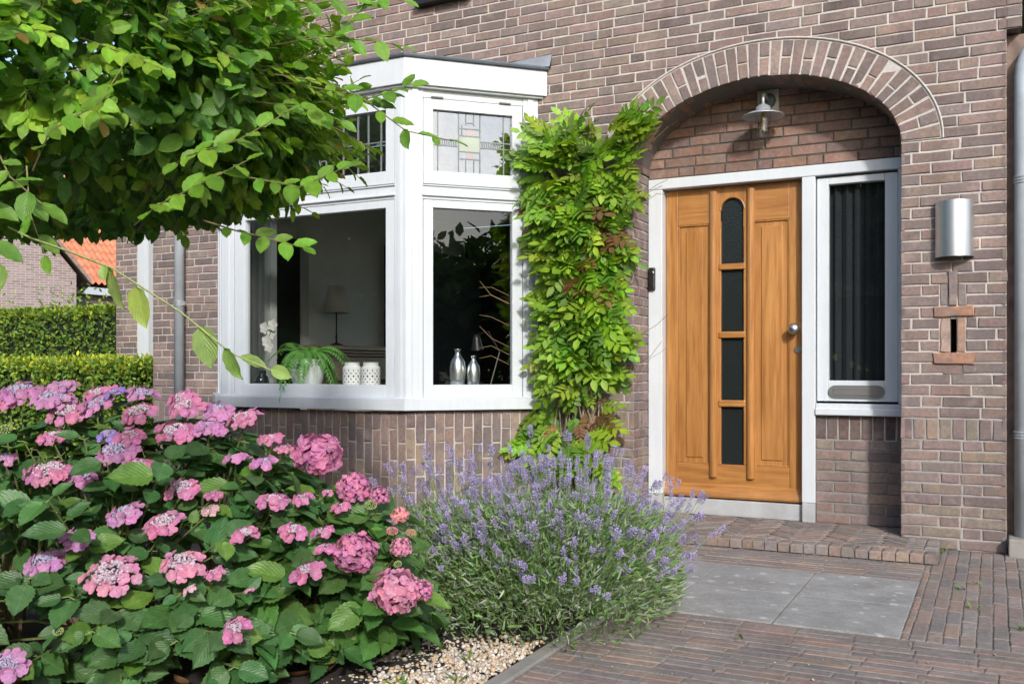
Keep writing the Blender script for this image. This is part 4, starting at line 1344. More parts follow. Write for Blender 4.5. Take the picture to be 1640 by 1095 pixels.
mb = MB(); mb.lathe([(.128, .325), (.130, .325), (.082, .60), (.080, .60)], 32); mb.lathe([(0, .55), (.08, .599)], 16); mb.build('lamp_shade', 'lamp_linen', tl, smooth=True)

orc = thing('orchid', 'white orchid in a small glass vase at the left end of the window sill', 'orchid', (-4.93, -.33, SB))
mb = MB(); mb.lathe([(0, 0), (.04, 0), (.055, .03), (.045, .07), (.03, .085), (.032, .12), (.026, .12), (.0, .02)], 20); mb.build('vase', 'hammered_glass', orc, smooth=True)
mb = MB(); mb.col = (.12, .16, .06); mb.tube([(0, 0, .08), (.02, 0, .22), (.05, .01, .36), (.10, .02, .46)], .003, 6)
mb.build('stem', 'stem', orc)
tv, tf, tu = leaf_template(.05, .045, 4, 1, .5, .1, .2)
pos, ax, nm = [], [], []
for b in ((.05, .0, .34), (.08, .02, .40), (.11, .0, .46), (.10, -.03, .30), (.02, .01, .44)):
    for k in range(5):
        a = k * 2 * math.pi / 5; pos.append(b); ax.append((math.cos(a), -.3, math.sin(a))); nm.append((0, -1, .2))
scatter('bloom', tv, tf, tu, pos, frames(ax, nm), np.ones(len(pos)), [(.75, .75, .70)] * len(pos), 'petal', orc)
dl = thing('desk_lamp', 'black desk lamp with a bent arm behind the silver vases', 'desk lamp', (-3.16, .02, SB))
mb = MB(); mb.lathe([(0, 0), (.05, 0), (.05, .015), (.01, .02), (0, .02)], 18); mb.tube([(0, 0, .02), (.04, .06, .25), (-.08, .12, .40), (-.19, .17, .385)], .005, 6); mb.build('arm', 'dark_metal', dl)
mb = MB(); rot = Matrix.Translation((-.21, .18, .32)) @ Matrix.Rotation(R(8), 4, 'X'); tmp = MB(); tmp.lathe([(.045, -.05), (.028, .03), (.018, .06), (0, .065)], 20); mb.add([rot @ Vector(p) for p in tmp.v], tmp.f); mb.build('lamp_shade', 'black_plastic', dl, smooth=True)
cur = MB(); vs = []; fs = []
for j in range(2):
    for i in range(31):
        vs.append((-5.60 + .34 * i / 30, .20 + .022 * math.sin(i * 1.1), .90 + 1.93 * j))
for i in range(30): fs.append((i, i + 1, 32 + i, 31 + i))
cur.add(vs, fs); put(cur.build('curtain', 'linen', smooth=True), 'pale linen curtain at the left side of the bay window', 'curtain')

# ================================================================== PLANTS
CY, SY = math.cos(YAW), math.sin(YAW)
def W3(lat, dep, z):
    """garden axes: lat runs along the front of the beds, dep runs towards the house"""
    lat, dep = np.asarray(lat, float), np.asarray(dep, float)
    return np.stack([CY * lat - SY * dep, -5.9 + SY * lat + CY * dep, np.asarray(z, float) + 0 * lat], -1)
def Wd(lat, dep, z): return np.stack([CY * lat - SY * dep, SY * lat + CY * dep, z], -1)

def rcol(base, n, k=.25, hue=.12):
    b = np.asarray(base, float)[None] * (1 + RNG.uniform(-k, k, (n, 1)))
    return np.clip(b * (1 + RNG.uniform(-hue, hue, (n, 3))), .004, 1)

def superdir(n, p):
    d = nrm(RNG.normal(size=(n, 3)))
    t = 1 / (np.abs(d) ** p).sum(-1, keepdims=True) ** (1 / p)
    return d * t

# ---------------------------------------------------------------- beech
beech = thing('beech_tree', 'broad clipped beech tree with glossy green leaves and pale young shoots', 'tree', (-3.95, -4.12, 0))
bo = np.array(beech.location)
BC = np.array([-3.69, -4.01, 1.975]); BL, BD, BH = 1.67, 1.02, .43
BLEAF = leaf_template(1., .60, 8, 2, .46, .10, .18, .022, 4.5)
def bsurf(n):
    d = superdir(n, 3.2)
    g = nrm(np.sign(d) * np.abs(d) ** 2.2 / np.array([BL, BD, BH]))
    p = d * np.array([BL, BD, BH])
    return p, g
def toW(v): return np.stack([CY * v[:, 0] - SY * v[:, 1], SY * v[:, 0] + CY * v[:, 1], v[:, 2]], -1)
n = 17000
p, g = bsurf(n)
rr_ = 1 - np.abs(RNG.normal(0, .13, n)); lump = 1 + .055 * np.sin(p[:, 0] * 7 + 1) * np.sin(p[:, 2] * 9) + .04 * np.sin(p[:, 1] * 8)
pos = toW(p * (rr_ * lump)[:, None]) + BC
gw = toW(g)
ax = nrm(gw * .5 + RNG.normal(0, .55, (n, 3)) + np.array([0, 0, -.45]))
nm = gw * 1.0 + np.array([0, 0, .5]) + RNG.normal(0, .42, (n, 3))
col = rcol((.105, .235, .045), n, .4, .15)
yel = RNG.random(n) < .30 * (rr_ > .90)
col[yel] = rcol((.19, .36, .045), yel.sum(), .3)
scatter('crown', BLEAF[0], BLEAF[1], BLEAF[2], pos - bo, frames(ax, nm), RNG.uniform(.050, .086, n), col, 'beech_leaf', beech)
# young shoots with alternate leaves
tw = MB(); LP, LA, LN, LS, LC_ = [], [], [], [], []
def shoot(pts, nleaf, size, base, first=.15, twig=(.21, .18, .07), face=Vector((.45, -.9, 0))):
    pts = [Vector(q) for q in pts]
    segs = [(pts[i + 1] - pts[i]).length for i in range(len(pts) - 1)]; T = sum(segs)
    tw.tube([q - Vector(bo) for q in pts], [.0019 + .0010 * min(1, T / .4) - .0014 * i / (len(pts) - 1) for i in range(len(pts))], 4, 0, twig, False)
    side = 1
    for k in range(nleaf):
        s = T * (first + (1 - first) * (k + .3) / max(1, nleaf - .5)); s = min(s, T * .999)
        i = 0
        while i < len(segs) - 1 and s > segs[i]: s -= segs[i]; i += 1
        q = pts[i].lerp(pts[i + 1], s / segs[i]); d = (pts[i + 1] - pts[i]).normalized()
        up = (Vector((random.gauss(0, .3), random.gauss(0, .3), .85)) + face * .75).normalized()
        sd = d.cross(up).normalized() * side
        a = (d * random.uniform(.45, .9) + sd * random.uniform(.6, 1.) + Vector((0, 0, random.uniform(-.35, .15)))).normalized()
        if k == nleaf - 1: a = (d + sd * .2).normalized()
        LP.append(q); LA.append(a); LN.append(up)
        LS.append(size * random.uniform(.7, 1.2) * (.65 + .35 * math.sin(math.pi * (k + 1) / (nleaf + 1))))
        c = rcol(base, 1, .25, .12)[0]
        if random.random() < .02: c = np.array((.42, .27, .07))
        LC_.append(c); side = -side
n = 2200
p, g = bsurf(n)
pw, gw = toW(p) + BC, toW(g)
for i in range(n):
    if (g[i, 2] < -.8 and random.random() < .75) or g[i, 2] > .8: continue
    L = random.uniform(.12, .34) * (1.1 if g[i, 2] > -.2 else .6)
    d = Vector(gw[i]) * .8 + Vector((random.gauss(0, .55), random.gauss(0, .55), random.gauss(.30, .4)))
    d.normalize()
    q0 = Vector(pw[i]) - Vector(gw[i]) * random.uniform(.02, .14)
    q1 = q0 + d * L * .55; q2 = q1 + (d + Vector((0, 0, random.uniform(-.25, .25)))).normalized() * L * .45
    shoot([q0, q1, q2], random.randint(7, 11), .066, random.choice([(.25, .42, .04), (.29, .47, .045), (.20, .38, .038), (.13, .28, .035)]), face=Vector(gw[i]))
for pts, nl in (([(-2.15, -3.55, 1.99), (-1.944, -3.409, 1.957), (-1.798, -3.391, 1.88), (-1.651, -3.373, 1.768), (-1.494, -3.35, 1.724)], 9), ([(-1.80, -3.389, 1.882), (-1.715, -3.383, 1.891), (-1.634, -3.364, 1.913)], 4),
            ([(-2.2, -3.7, 2.08), (-1.95, -3.524, 2.063), (-1.844, -3.471, 2.059), (-1.739, -3.417, 2.051), (-1.651, -3.373, 2.033)], 10), ([(-2.0, -3.6, 2.02), (-1.844, -3.471, 2.072), (-1.783, -3.44, 2.141), (-1.739, -3.417, 2.22)], 8),
            ([(-2.05, -3.66, 2.15), (-1.90, -3.50, 2.17), (-1.76, -3.42, 2.20), (-1.64, -3.38, 2.17)], 8), ([(-2.05, -3.62, 1.85), (-1.93, -3.50, 1.84), (-1.84, -3.45, 1.80)], 6),
            ([(-2.1, -3.66, 1.62), (-1.97, -3.646, 1.59), (-1.852, -3.643, 1.562), (-1.689, -3.616, 1.617)], 8), ([(-2.1, -3.78, 1.46), (-1.984, -3.765, 1.424), (-1.868, -3.762, 1.395), (-1.739, -3.753, 1.36)], 6),
            ([(-2.15, -3.9, 1.58), (-1.964, -3.979, 1.6), (-1.771, -3.994, 1.618), (-1.654, -3.935, 1.692)], 9), ([(-2.3, -4.2, 1.55), (-2.166, -4.249, 1.63), (-2.009, -4.226, 1.689), (-1.953, -4.198, 1.791)], 8),
            ([(-2.2, -3.95, 1.43), (-2.04, -4.017, 1.463), (-1.83, -4.023, 1.52), (-1.742, -3.979, 1.569)], 9)):
    shoot(pts, nl + 3, .074, (.16, .33, .035), .2)
# long loose twig hanging out of the crown towards the path
shoot([(-2.06, -4.44, 1.35), (-1.95, -4.46, 1.315), (-1.80, -4.48, 1.275), (-1.651, -4.493, 1.23), (-1.446, -4.502, 1.132), (-1.321, -4.495, 1.05), (-1.235, -4.451, 1.008)], 2, .05, (.30, .45, .10), .30, (.30, .34, .12))
for q, a, sz in (((-1.66, -4.49, 1.232), (.25, 0, -1), .092), ((-1.575, -4.497, 1.19), (.12, .05, -1), .088), ((-1.40, -4.49, 1.105), (.2, 0, -1), .085), ((-1.25, -4.46, 1.02), (.9, .1, -.35), .045), ((-1.33, -4.5, 1.06), (.45, 0, -.9), .07)):
    LP.append(Vector(q)); LA.append(Vector(a).normalized()); LN.append(Vector((random.uniform(-.5, .5), -1, .3))); LS.append(sz); LC_.append(rcol((.32, .45, .12), 1, .15)[0])
for pts, nl in (([(-2.05, -4.40, 1.50), (-1.985, -4.44, 1.38), (-1.94, -4.43, 1.27)], 5), ([(-2.12, -4.47, 1.48), (-2.02, -4.52, 1.36), (-1.96, -4.53, 1.24)], 5), ([(-2.1, -4.45, 1.55), (-1.97, -4.50, 1.45), (-1.88, -4.48, 1.38)], 6)):
    shoot(pts, nl, .075, (.15, .31, .035), .15)
tw.build('twig', 'stem', beech)
LPn = np.array([tuple(q) for q in LP]) - bo
scatter('young_foliage', BLEAF[0], BLEAF[1], BLEAF[2], LPn, frames(np.array([tuple(q) for q in LA]), np.array([tuple(q) for q in LN])), np.array(LS), np.array(LC_), 'beech_leaf', beech)
mb = MB(); mb.col = (.20, .18, .15)
mb.tube([(0, 0, -.05), (0, 0, .05), (.02, .01, .8), (.05, .03, 1.5), (.15, .05, 2.1)], [.13, .10, .08, .075, .05], 12)
for k in range(9):
    a = k * 2.3; r_ = random.uniform(.7, 1.1)
    mb.tube([(.05, .03, 1.35 + .05 * k), (.4 * math.cos(a) + .2, .4 * math.sin(a), 1.6 + .05 * k), (r_ * 1.1 * math.cos(a) + .35, r_ * math.sin(a) + .15, 1.75 + .09 * k)], [.04, .026, .012], 7)
mb.build('trunk', 'stem', beech, smooth=True)

# ---------------------------------------------------------------- hydrangeas
PINK = {'p': (.60, .21, .38), 'P': (.68, .28, .42), 'm': (.55, .24, .45), 'v': (.33, .22, .58), 'l': (.75, .45, .50), 's': (.78, .33, .34), 'g': (.45, .55, .22)}
HEADS_LACE = [(-2.93, -3.60, .865, .075, 'L', 'p'), (-3.02, -3.56, .95, .07, 'L', 'm'), (-2.88, -3.50, .93, .066, 'L', 'p'), (-2.76, -3.42, .925, .07, 'L', 'm'), (-2.62, -3.36, .91, .06, 'L', 'p'), (-2.76, -3.68, .655, .062, 'L', 'm'), (-2.56, -3.62, .69, .055, 'L', 'p'), (-2.46, -3.35, .87, .06, 'L', 'm'), (-2.92, -3.82, .56, .06, 'L', 'p'), (-2.55, -3.86, .49, .05, 'L', 'm'),   # x, y, z, radius, kind (lacecap, mophead, bud), colour
    (-3.101, -3.657, 0.935, 0.080, 'L', 'm'), (-3.122, -3.686, 0.909, 0.053, 'L', 'p'), (-2.981, -3.615, 0.909, 0.087, 'L', 'm'), (-2.832, -3.554, 0.892, 0.062, 'L', 'm'),
    (-2.803, -3.507, 0.931, 0.047, 'L', 'v'), (-2.684, -3.501, 0.866, 0.070, 'L', 'p'), (-2.543, -3.415, 0.883, 0.075, 'L', 'p'), (-2.526, -3.480, 0.799, 0.078, 'L', 'p'),
    (-2.432, -3.420, 0.814, 0.059, 'L', 'm'), (-2.893, -3.680, 0.783, 0.062, 'L', 'p'), (-2.733, -3.592, 0.791, 0.043, 'L', 'v'), (-2.661, -3.559, 0.787, 0.052, 'L', 'p'),
    (-2.669, -3.607, 0.739, 0.083, 'L', 'm'), (-2.824, -3.750, 0.670, 0.096, 'L', 'p'), (-2.992, -3.792, 0.715, 0.042, 'L', 'm'), (-3.061, -3.743, 0.808, 0.026, 'B', 'g'),
    (-2.512, -3.713, 0.549, 0.067, 'L', 'm'), (-2.380, -3.673, 0.522, 0.074, 'L', 'p'), (-2.397, -3.580, 0.623, 0.064, 'L', 'p'), (-2.291, -3.544, 0.605, 0.031, 'L', 'p'),
    (-2.274, -3.581, 0.559, 0.030, 'L', 'l'), (-2.630, -3.913, 0.418, 0.070, 'L', 'm'), (-2.418, -3.846, 0.384, 0.102, 'L', 'P'), (-2.244, -3.725, 0.412, 0.079, 'L', 'P'),
    (-2.139, -3.698, 0.390, 0.033, 'L', 'p'), (-2.436, -4.016, 0.254, 0.016, 'B', 'g'), (-2.511, -4.123, 0.172, 0.057, 'L', 'm'), (-2.341, -3.346, 0.845, 0.072, 'L', 'p'),
    (-2.224, -3.348, 0.777, 0.047, 'L', 'p'), (-2.162, -3.344, 0.747, 0.032, 'L', 'p'), (-2.292, -3.439, 0.715, 0.049, 'L', 'm'), (-2.199, -3.405, 0.701, 0.049, 'L', 'm'),
    (-2.107, -3.468, 0.588, 0.053, 'L', 'p'), (-2.025, -3.419, 0.595, 0.039, 'L', 'p'), (-2.127, -3.577, 0.493, 0.050, 'L', 'p'), (-1.994, -3.500, 0.502, 0.048, 'L', 'p'),
    (-1.913, -3.458, 0.497, 0.040, 'L', 'p'), (-1.881, -3.489, 0.453, 0.037, 'L', 'p'), (-1.891, -3.565, 0.396, 0.054, 'L', 'p'), (-2.011, -3.682, 0.348, 0.017, 'L', 'p'),
    (-1.981, -3.781, 0.258, 0.047, 'L', 'p'), (-2.176, -3.764, 0.350, 0.023, 'L', 'l'), (-1.963, -3.364, 0.611, 0.019, 'L', 'p'), (-1.904, -3.372, 0.567, 0.035, 'L', 'p'),
]
HEADS_MOP = [   # x, y, z, radius, kind (lacecap, mophead, bud), colour
    (-2.054, -3.305, 0.727, 0.083, 'M', 'p'), (-1.900, -3.310, 0.621, 0.058, 'M', 'p'), (-1.817, -3.278, 0.597, 0.037, 'M', 'p'), (-1.795, -3.443, 0.441, 0.069, 'M', 'p'),
    (-1.631, -3.459, 0.336, 0.075, 'M', 'P'), (-1.571, -3.412, 0.338, 0.038, 'M', 'p'), (-1.684, -3.351, 0.451, 0.034, 'M', 'P'), (-1.732, -3.283, 0.540, 0.029, 'M', 's'),
    (-1.731, -3.331, 0.496, 0.020, 'B', 's'), (-1.678, -3.302, 0.490, 0.016, 'B', 's'), (-1.827, -3.313, 0.572, 0.021, 'B', 'g'), (-1.668, -3.394, 0.407, 0.014, 'B', 'g'),
]

def petal_floret(mb, c, nrmv, size, col, npet=4, twist=None):
    z = Vector(nrmv).normalized()
    a = Vector((0, 0, 1)) if abs(z.z) < .9 else Vector((1, 0, 0))
    x = z.cross(a).normalized(); y = z.cross(x)
    tw_ = random.uniform(0, 1.57) if twist is None else twist
    c = Vector(c)
    for k in range(npet):
        an = tw_ + 2 * math.pi * k / npet
        d = x * math.cos(an) + y * math.sin(an); s = z.cross(d)
        w = size * random.uniform(.52, .64)
        l = size * random.uniform(.88, 1.1)
        cup = random.uniform(.0, .38)
        q = [c + z * .001, c + d * l * .45 + s * w * .92 + z * l * cup * .5, c + d * l * .88 + s * w * .62 + z * l * cup, c + d * l * 1.02 + z * l * (cup * .9), c + d * l * .88 - s * w * .62 + z * l * cup, c + d * l * .45 - s * w * .92 + z * l * cup * .5, c + d * l * .5 + z * l * (cup * .35 - .04)]
        pc_ = tuple(np.clip(np.array(col) * random.uniform(.85, 1.15), 0, 1))
        pale = tuple(np.clip(np.array(pc_) * .85 + .13, 0, 1))
        n0 = len(mb.v)
        mb.add(q, [(0, 6, 1), (1, 6, 2), (2, 6, 3), (3, 6, 4), (4, 6, 5), (5, 6, 0)], 0, pc_)
        mb.c[n0] = pale
    mb.add([c + z * .004, c + x * .0025 + z * .002, c - x * .0012 + y * .0022 + z * .002, c - x * .0012 - y * .0022 + z * .002], [(0, 1, 2), (0, 2, 3), (0, 3, 1)], 0, (.75, .62, .60))

def bead(mb, c, r, col):
    c = Vector(c)
    vs = [c + Vector(q) * r for q in ((1, 0, 0), (-1, 0, 0), (0, 1, 0), (0, -1, 0), (0, 0, 1), (0, 0, -1))]
    mb.add(vs, [(0, 2, 4), (2, 1, 4), (1, 3, 4), (3, 0, 4), (2, 0, 5), (1, 2, 5), (3, 1, 5), (0, 3, 5)], 0, col)

def flower_head(par, po, x, y, z, r, kind, ck):
    col = np.array(PINK[ck])
    mb = MB()
    ctr = Vector((x, y, z)) - Vector(po)
    tilt = Vector((random.gauss(.16, .14), random.gauss(-.38, .14), 1)).normalized()
    u = tilt.cross(Vector((1, 0, 0))).normalized(); v = tilt.cross(u)
    if kind == 'L':
        nf = max(6, int(r * .78 * 6.283 / .034 * random.uniform(.9, 1.15)))
        for ring_, (rad, up_, cnt) in enumerate(((.72, -.02, nf), (.52, .10, nf // 2))):
            for k in range(cnt):
                if ring_ == 0 and random.random() < .06: continue
                a = 2 * math.pi * (k + random.uniform(-.28, .28)) / cnt + ring_
                rr = r * rad * random.uniform(.88, 1.1)
                c = ctr + (u * math.cos(a) + v * math.sin(a)) * rr + tilt * r * (up_ + random.uniform(-.10, .12))
                nn = tilt * random.uniform(.5, 1.0) + (u * math.cos(a) + v * math.sin(a)) * random.uniform(.3, .9) + Vector((0, -.35, 0))
                cc = np.clip(col * (1 + RNG.uniform(-.10, .10, 3)), 0, 1)
                petal_floret(mb, c, nn, min(.40 * r, random.uniform(.018, .024)), cc, random.choice((4, 4, 4, 5)))
        cen = np.array((.66, .54, .62)) if ck in 'pPl' else np.array((.52, .48, .66))
        mb.lathe([(0, .10 * r), (.25 * r, .08 * r), (.46 * r, 0), (.3 * r, -.12 * r)], 9, tuple(ctr), 0, tuple(cen * .8))
        for k in range(170 if r > .04 else 40):
            a = random.uniform(0, 6.283); rr = r * .52 * math.sqrt(random.random())
            c = ctr + (u * math.cos(a) + v * math.sin(a)) * rr + tilt * r * (.22 - .35 * (rr / r) ** 2 + random.uniform(-.02, .05))
            cc = tuple(np.clip(cen * random.uniform(.75, 1.2), 0, 1))
            bead(mb, c, r * random.uniform(.034, .056) + .0008, cc if random.random() < .93 else (.50, .22, .32))
        for k in range(14):                               # little rays carrying the florets
            a = 2 * math.pi * k / 14
            p0 = ctr - tilt * r * .45; p1 = ctr + (u * math.cos(a) + v * math.sin(a)) * r * .6 - tilt * r * .02
            mb.tube([p0, p1], .0012, 3, 0, (.24, .16, .12), False)
    elif kind == 'M':
        nf = int(46 + 900 * max(0, r - .03))
        for k in range(nf):
            zz = 1 - 1.55 * (k + .5) / nf; a = k * 2.39996
            rad = math.sqrt(max(0, 1 - zz * zz))
            d = u * math.cos(a) * rad + v * math.sin(a) * rad + tilt * zz * .82
            c = ctr + d * r * random.uniform(.80, 1.0)
            cc = np.clip(col * (1 + RNG.uniform(-.10, .12, 3)), 0, 1)
            petal_floret(mb, c, d + Vector((random.gauss(0, .3), random.gauss(0, .3), random.gauss(0, .3))), max(r * .215, .0085) * random.uniform(.85, 1.2), cc)
        n0 = len(mb.v)
        mb.lathe([(0, -.5 * r), (.45 * r, -.36 * r), (.60 * r, 0), (.45 * r, .38 * r), (0, .52 * r)], 10, tuple(ctr), 0, tuple(col * .28))  # dark core: shade between the florets put into its colour
    else:
        for k in range(60):
            zz = 1 - 1.6 * (k + .5) / 60; a = k * 2.39996; rad = math.sqrt(max(0, 1 - zz * zz))
            bead(mb, ctr + (u * math.cos(a) * rad + v * math.sin(a) * rad + tilt * zz * .6) * r * .9, r * .14, tuple(np.clip(col * random.uniform(.75, 1.2), 0, 1)))
    return mb.build('flower_head', 'petal', par)

HLEAF = leaf_template(1., .68, 16, 2, .40, .15, .26, .014, 2, .055, 1.12)
def hydrangea(label, cen, heads, lat, dep, hl, hd, hz, nshoot, lbase, seed):
    h = thing('hydrangea', label, 'hydrangea', cen, group='flowering hydrangeas')
    ho = np.array(cen, float)
    st = MB(); st.col = (.14, .18, .05)
    P_, A_l, N_l, S_l, C_l = [], [], [], [], []
    base_pts = [np.array(W3(lat + random.uniform(-.45, .45) * hl, dep + random.uniform(-.3, .35) * hd, .0)) for _ in range(14)]
    def leaf(q, a, nn, s, c): P_.append(q - ho); A_l.append(a); N_l.append(nn); S_l.append(s); C_l.append(c)
    def stalk(tip, out, npair, size, gap, start):
        b = min(base_pts, key=lambda t: np.linalg.norm(t[:2] - tip[:2]) + random.uniform(0, .3))
        mid = b * .45 + tip * .55 + np.array([0, 0, .06]) - out * .06
        low = b * .8 + tip * .2 + np.array([0, 0, .10])
        pts = [b, low, mid, tip]
        st.tube([Vector(q - ho) for q in pts], [.0065, .0055, .0042, .003], 5, 0, None, False)
        # brown at the base, green above
        for k_ in range(5): st.c[-20 + k_] = (.16, .11, .07)
        for k_ in range(5): st.c[-15 + k_] = (.16, .12, .07)
        dirv = tip - mid; dirv /= np.linalg.norm(dirv)
        a0 = random.uniform(0, math.pi)
        for k in range(npair):
            s = start + gap * k
            q = tip - dirv * s
            for sd in (0, 1):
                an = a0 + (math.pi / 2) * k + math.pi * sd
                hv = np.array([math.cos(an), math.sin(an), 0.])
                hv = hv - dirv * (hv @ dirv) * .5
                a = hv + dirv * random.uniform(-.1, .55) + out * .35 + np.array([0, 0, random.uniform(-.40, .12)])
                a /= np.linalg.norm(a)
                nn = np.array([0, 0, .75]) + out * .85 + dirv * .2 + RNG.normal(0, .2, 3)
                sz = size * random.uniform(.6, 1.2) * (.72 + .28 * min(1, (k + 1) / 2.))
                pet = q + a * .022
                st.tube([Vector(q - ho), Vector(pet - ho)], .0016, 3, 0, (.22, .28, .09), False)
                g = (pet - ho)[2]
                c = rcol(lbase, 1, .30, .14)[0]
                if random.random() < .10: c = rcol((.13, .24, .045), 1, .2)[0]
                leaf(pet, a, nn, sz, c)
    cw = np.array(W3(lat, dep, hz * .45))
    for (x, y, z, r, kd, ck) in heads:
        tip = np.array((x, y, z - .35 * r))
        out = tip - cw; out[2] *= .3; out /= np.linalg.norm(out)
        stalk(tip, out, 3 if r > .03 else 2,   .112 if r > .03 else .080, .050, .045 + .3 * r)
        flower_head(h, ho, x, y, z, r, kd, ck)
    d = superdir(nshoot, 2.6)
    d[:, 2] = np.abs(d[:, 2])
    pl = d * np.array([hl, hd, hz])
    tips = np.array(W3(lat + pl[:, 0] * RNG.uniform(.80, .99, nshoot), dep + pl[:, 1] * RNG.uniform(.80, .99, nshoot), pl[:, 2] * RNG.uniform(.82, .97, nshoot)))
    nlow = nshoot // 4                                      # low shoots round the foot
    al_ = RNG.uniform(math.pi * .9, math.pi * 2.1, nlow); k_ = RNG.uniform(.8, 1.02, nlow)
    tips = np.concatenate([tips, W3(lat + hl * np.sign(np.cos(al_)) * np.abs(np.cos(al_)) ** .7 * k_, dep + hd * np.sign(np.sin(al_)) * np.abs(np.sin(al_)) ** .7 * k_ * 1.03, RNG.uniform(.10, .30, nlow))])
    for i in range(len(tips)):
        if tips[i, 2] < .09: continue
        out = tips[i] - cw; out[2] *= .3; out /= np.linalg.norm(out)
        stalk(tips[i], out, random.choice((2, 3, 3)), .120, .055, .0)
    st.build('stem', 'stem', h)
    Pq, Aq, Sq = np.array(P_), np.array(A_l), np.array(S_l)
    mid_ = Pq + Aq * Sq[:, None] * .5 + ho
    keep = np.ones(len(Pq), bool)
    for (x, y, z, r, kd, ck) in heads:                     # leaves grow aside of a flower head, not over it
        o3 = np.array((x, y, z)) - cw; o3[2] = o3[2] * .3 + .12; o3 /= np.linalg.norm(o3)
        for e in (.5, .9):
            v_ = Pq + Aq * Sq[:, None] * e + ho - np.array((x, y, z)); al = v_ @ o3
            la = np.linalg.norm(v_ - al[:, None] * o3, axis=1)
            keep &= ~((la < r * 1.05) & (al > -.01) & (al < .35))
    scatter('foliage', HLEAF[0], HLEAF[1], HLEAF[2], Pq[keep], frames(Aq, np.array(N_l))[keep], Sq[keep], np.array(C_l)[keep], 'hydrangea_leaf', h)
    return h
hydrangea('large lacecap hydrangea with flat pink and mauve heads in front of the bay window', (-2.75, -3.35, 0), HEADS_LACE, -1.42, 3.48, .98, .70, .86, 230, (.068, .160, .050), 1)
hydrangea('smaller mophead hydrangea with round pink flower balls beside the lavender', (-2.0, -3.25, 0), HEADS_MOP, -.66, 3.36, .36, .36, .60, 60, (.075, .175, .040), 2)

# ---------------------------------------------------------------- lavender
lav = thing('lavender', 'wide lavender bush with purple flower spikes spilling over the paving', 'lavender', (-1.73, -2.33, 0))
lo = np.array(lav.location)
BLADE = ([(-.5, 0, 0), (.5, 0, 0), (.55, .5, .05), (-.55, .5, .05), (.0, 1., -.04)], [(0, 1, 2, 3), (3, 2, 4)], [(-.5, 0), (.5, 0), (.5, .5), (-.5, .5), (0, 1)])
n = 26000
ang = RNG.uniform(0, 2 * math.pi, n); rad = np.sqrt(RNG.random(n))
top = .38 * np.sqrt(np.clip(1 - rad ** 4, 0, 1)) + .11
zz = top * RNG.uniform(.05, 1.0, n) ** .75
bxy = (np.abs(np.cos(ang)) ** 3.5 + np.abs(np.sin(ang)) ** 3.5) ** (-1 / 3.5)
pos = np.stack([rad * bxy * .44 * np.cos(ang), rad * bxy * .56 * np.sin(ang)], -1)
# two clumps grown together
sh = np.where(RNG.random(n) < .66, 0, 1)
cx_ = np.array([[.13, .04], [-.26, -.06]])[sh]; sc_ = np.array([1., .85])[sh]
pos = np.concatenate([pos * sc_[:, None] + cx_, (zz * (sc_ * .5 + .5))[:, None]], -1)
outv = np.stack([np.cos(ang) * rad, np.sin(ang) * rad, np.full(n, .55)], -1)
ax = nrm(outv + RNG.normal(0, .45, (n, 3)))
col = np.where((RNG.random(n) < .38)[:, None], rcol((.33, .39, .29), n, .25), rcol((.18, .29, .10), n, .35))
scatter('foliage', *BLADE, pos, frames(ax, RNG.normal(size=(n, 3))), np.stack([RNG.uniform(.0048, .0072, n), RNG.uniform(.022, .050, n), np.full(n, .03)], -1), col, 'blade', lav, smooth=False)
ns = 620
st = MB(); SPK = []
for i in range(ns):
    c2 = 0 if random.random() < .68 else 1
    a = random.uniform(0, 2 * math.pi); r_ = math.sqrt(random.random())
    bx, by = cx_[0] if 0 else ((.13, .04) if c2 == 0 else (-.26, -.06))
    k = 1. if c2 == 0 else .85
    b = Vector((bx + .36 * k * r_ * math.cos(a), by + .42 * k * r_ * math.sin(a), .10 + .18 * (1 - r_)))
    L = random.uniform(.30, .50) * (1 - .12 * r_)
    lean = .08 + .66 * r_ ** 1.5 + random.gauss(0, .09)
    if random.random() < .28: L *= .6; lean += .12
    if math.cos(a) > .2 and random.random() < .18: lean += .9
    d = Vector((math.cos(a) * lean + random.gauss(0, .08), math.sin(a) * lean + random.gauss(0, .08), 1)).normalized()
    m = b + d * L * .55; d2 = (d + Vector((0, 0, random.uniform(-.15, .25)))).normalized(); t = m + d2 * L * .45
    if t.z < .06: continue
    g_ = random.uniform(.8, 1.25)
    st.tube([b, m, t], [.0013, .0012, .0010], 3, 0, (.17 * g_, .29 * g_, .085 * g_), False)
    SPK.append((t, d2))
st.build('stem', 'stem', lav)
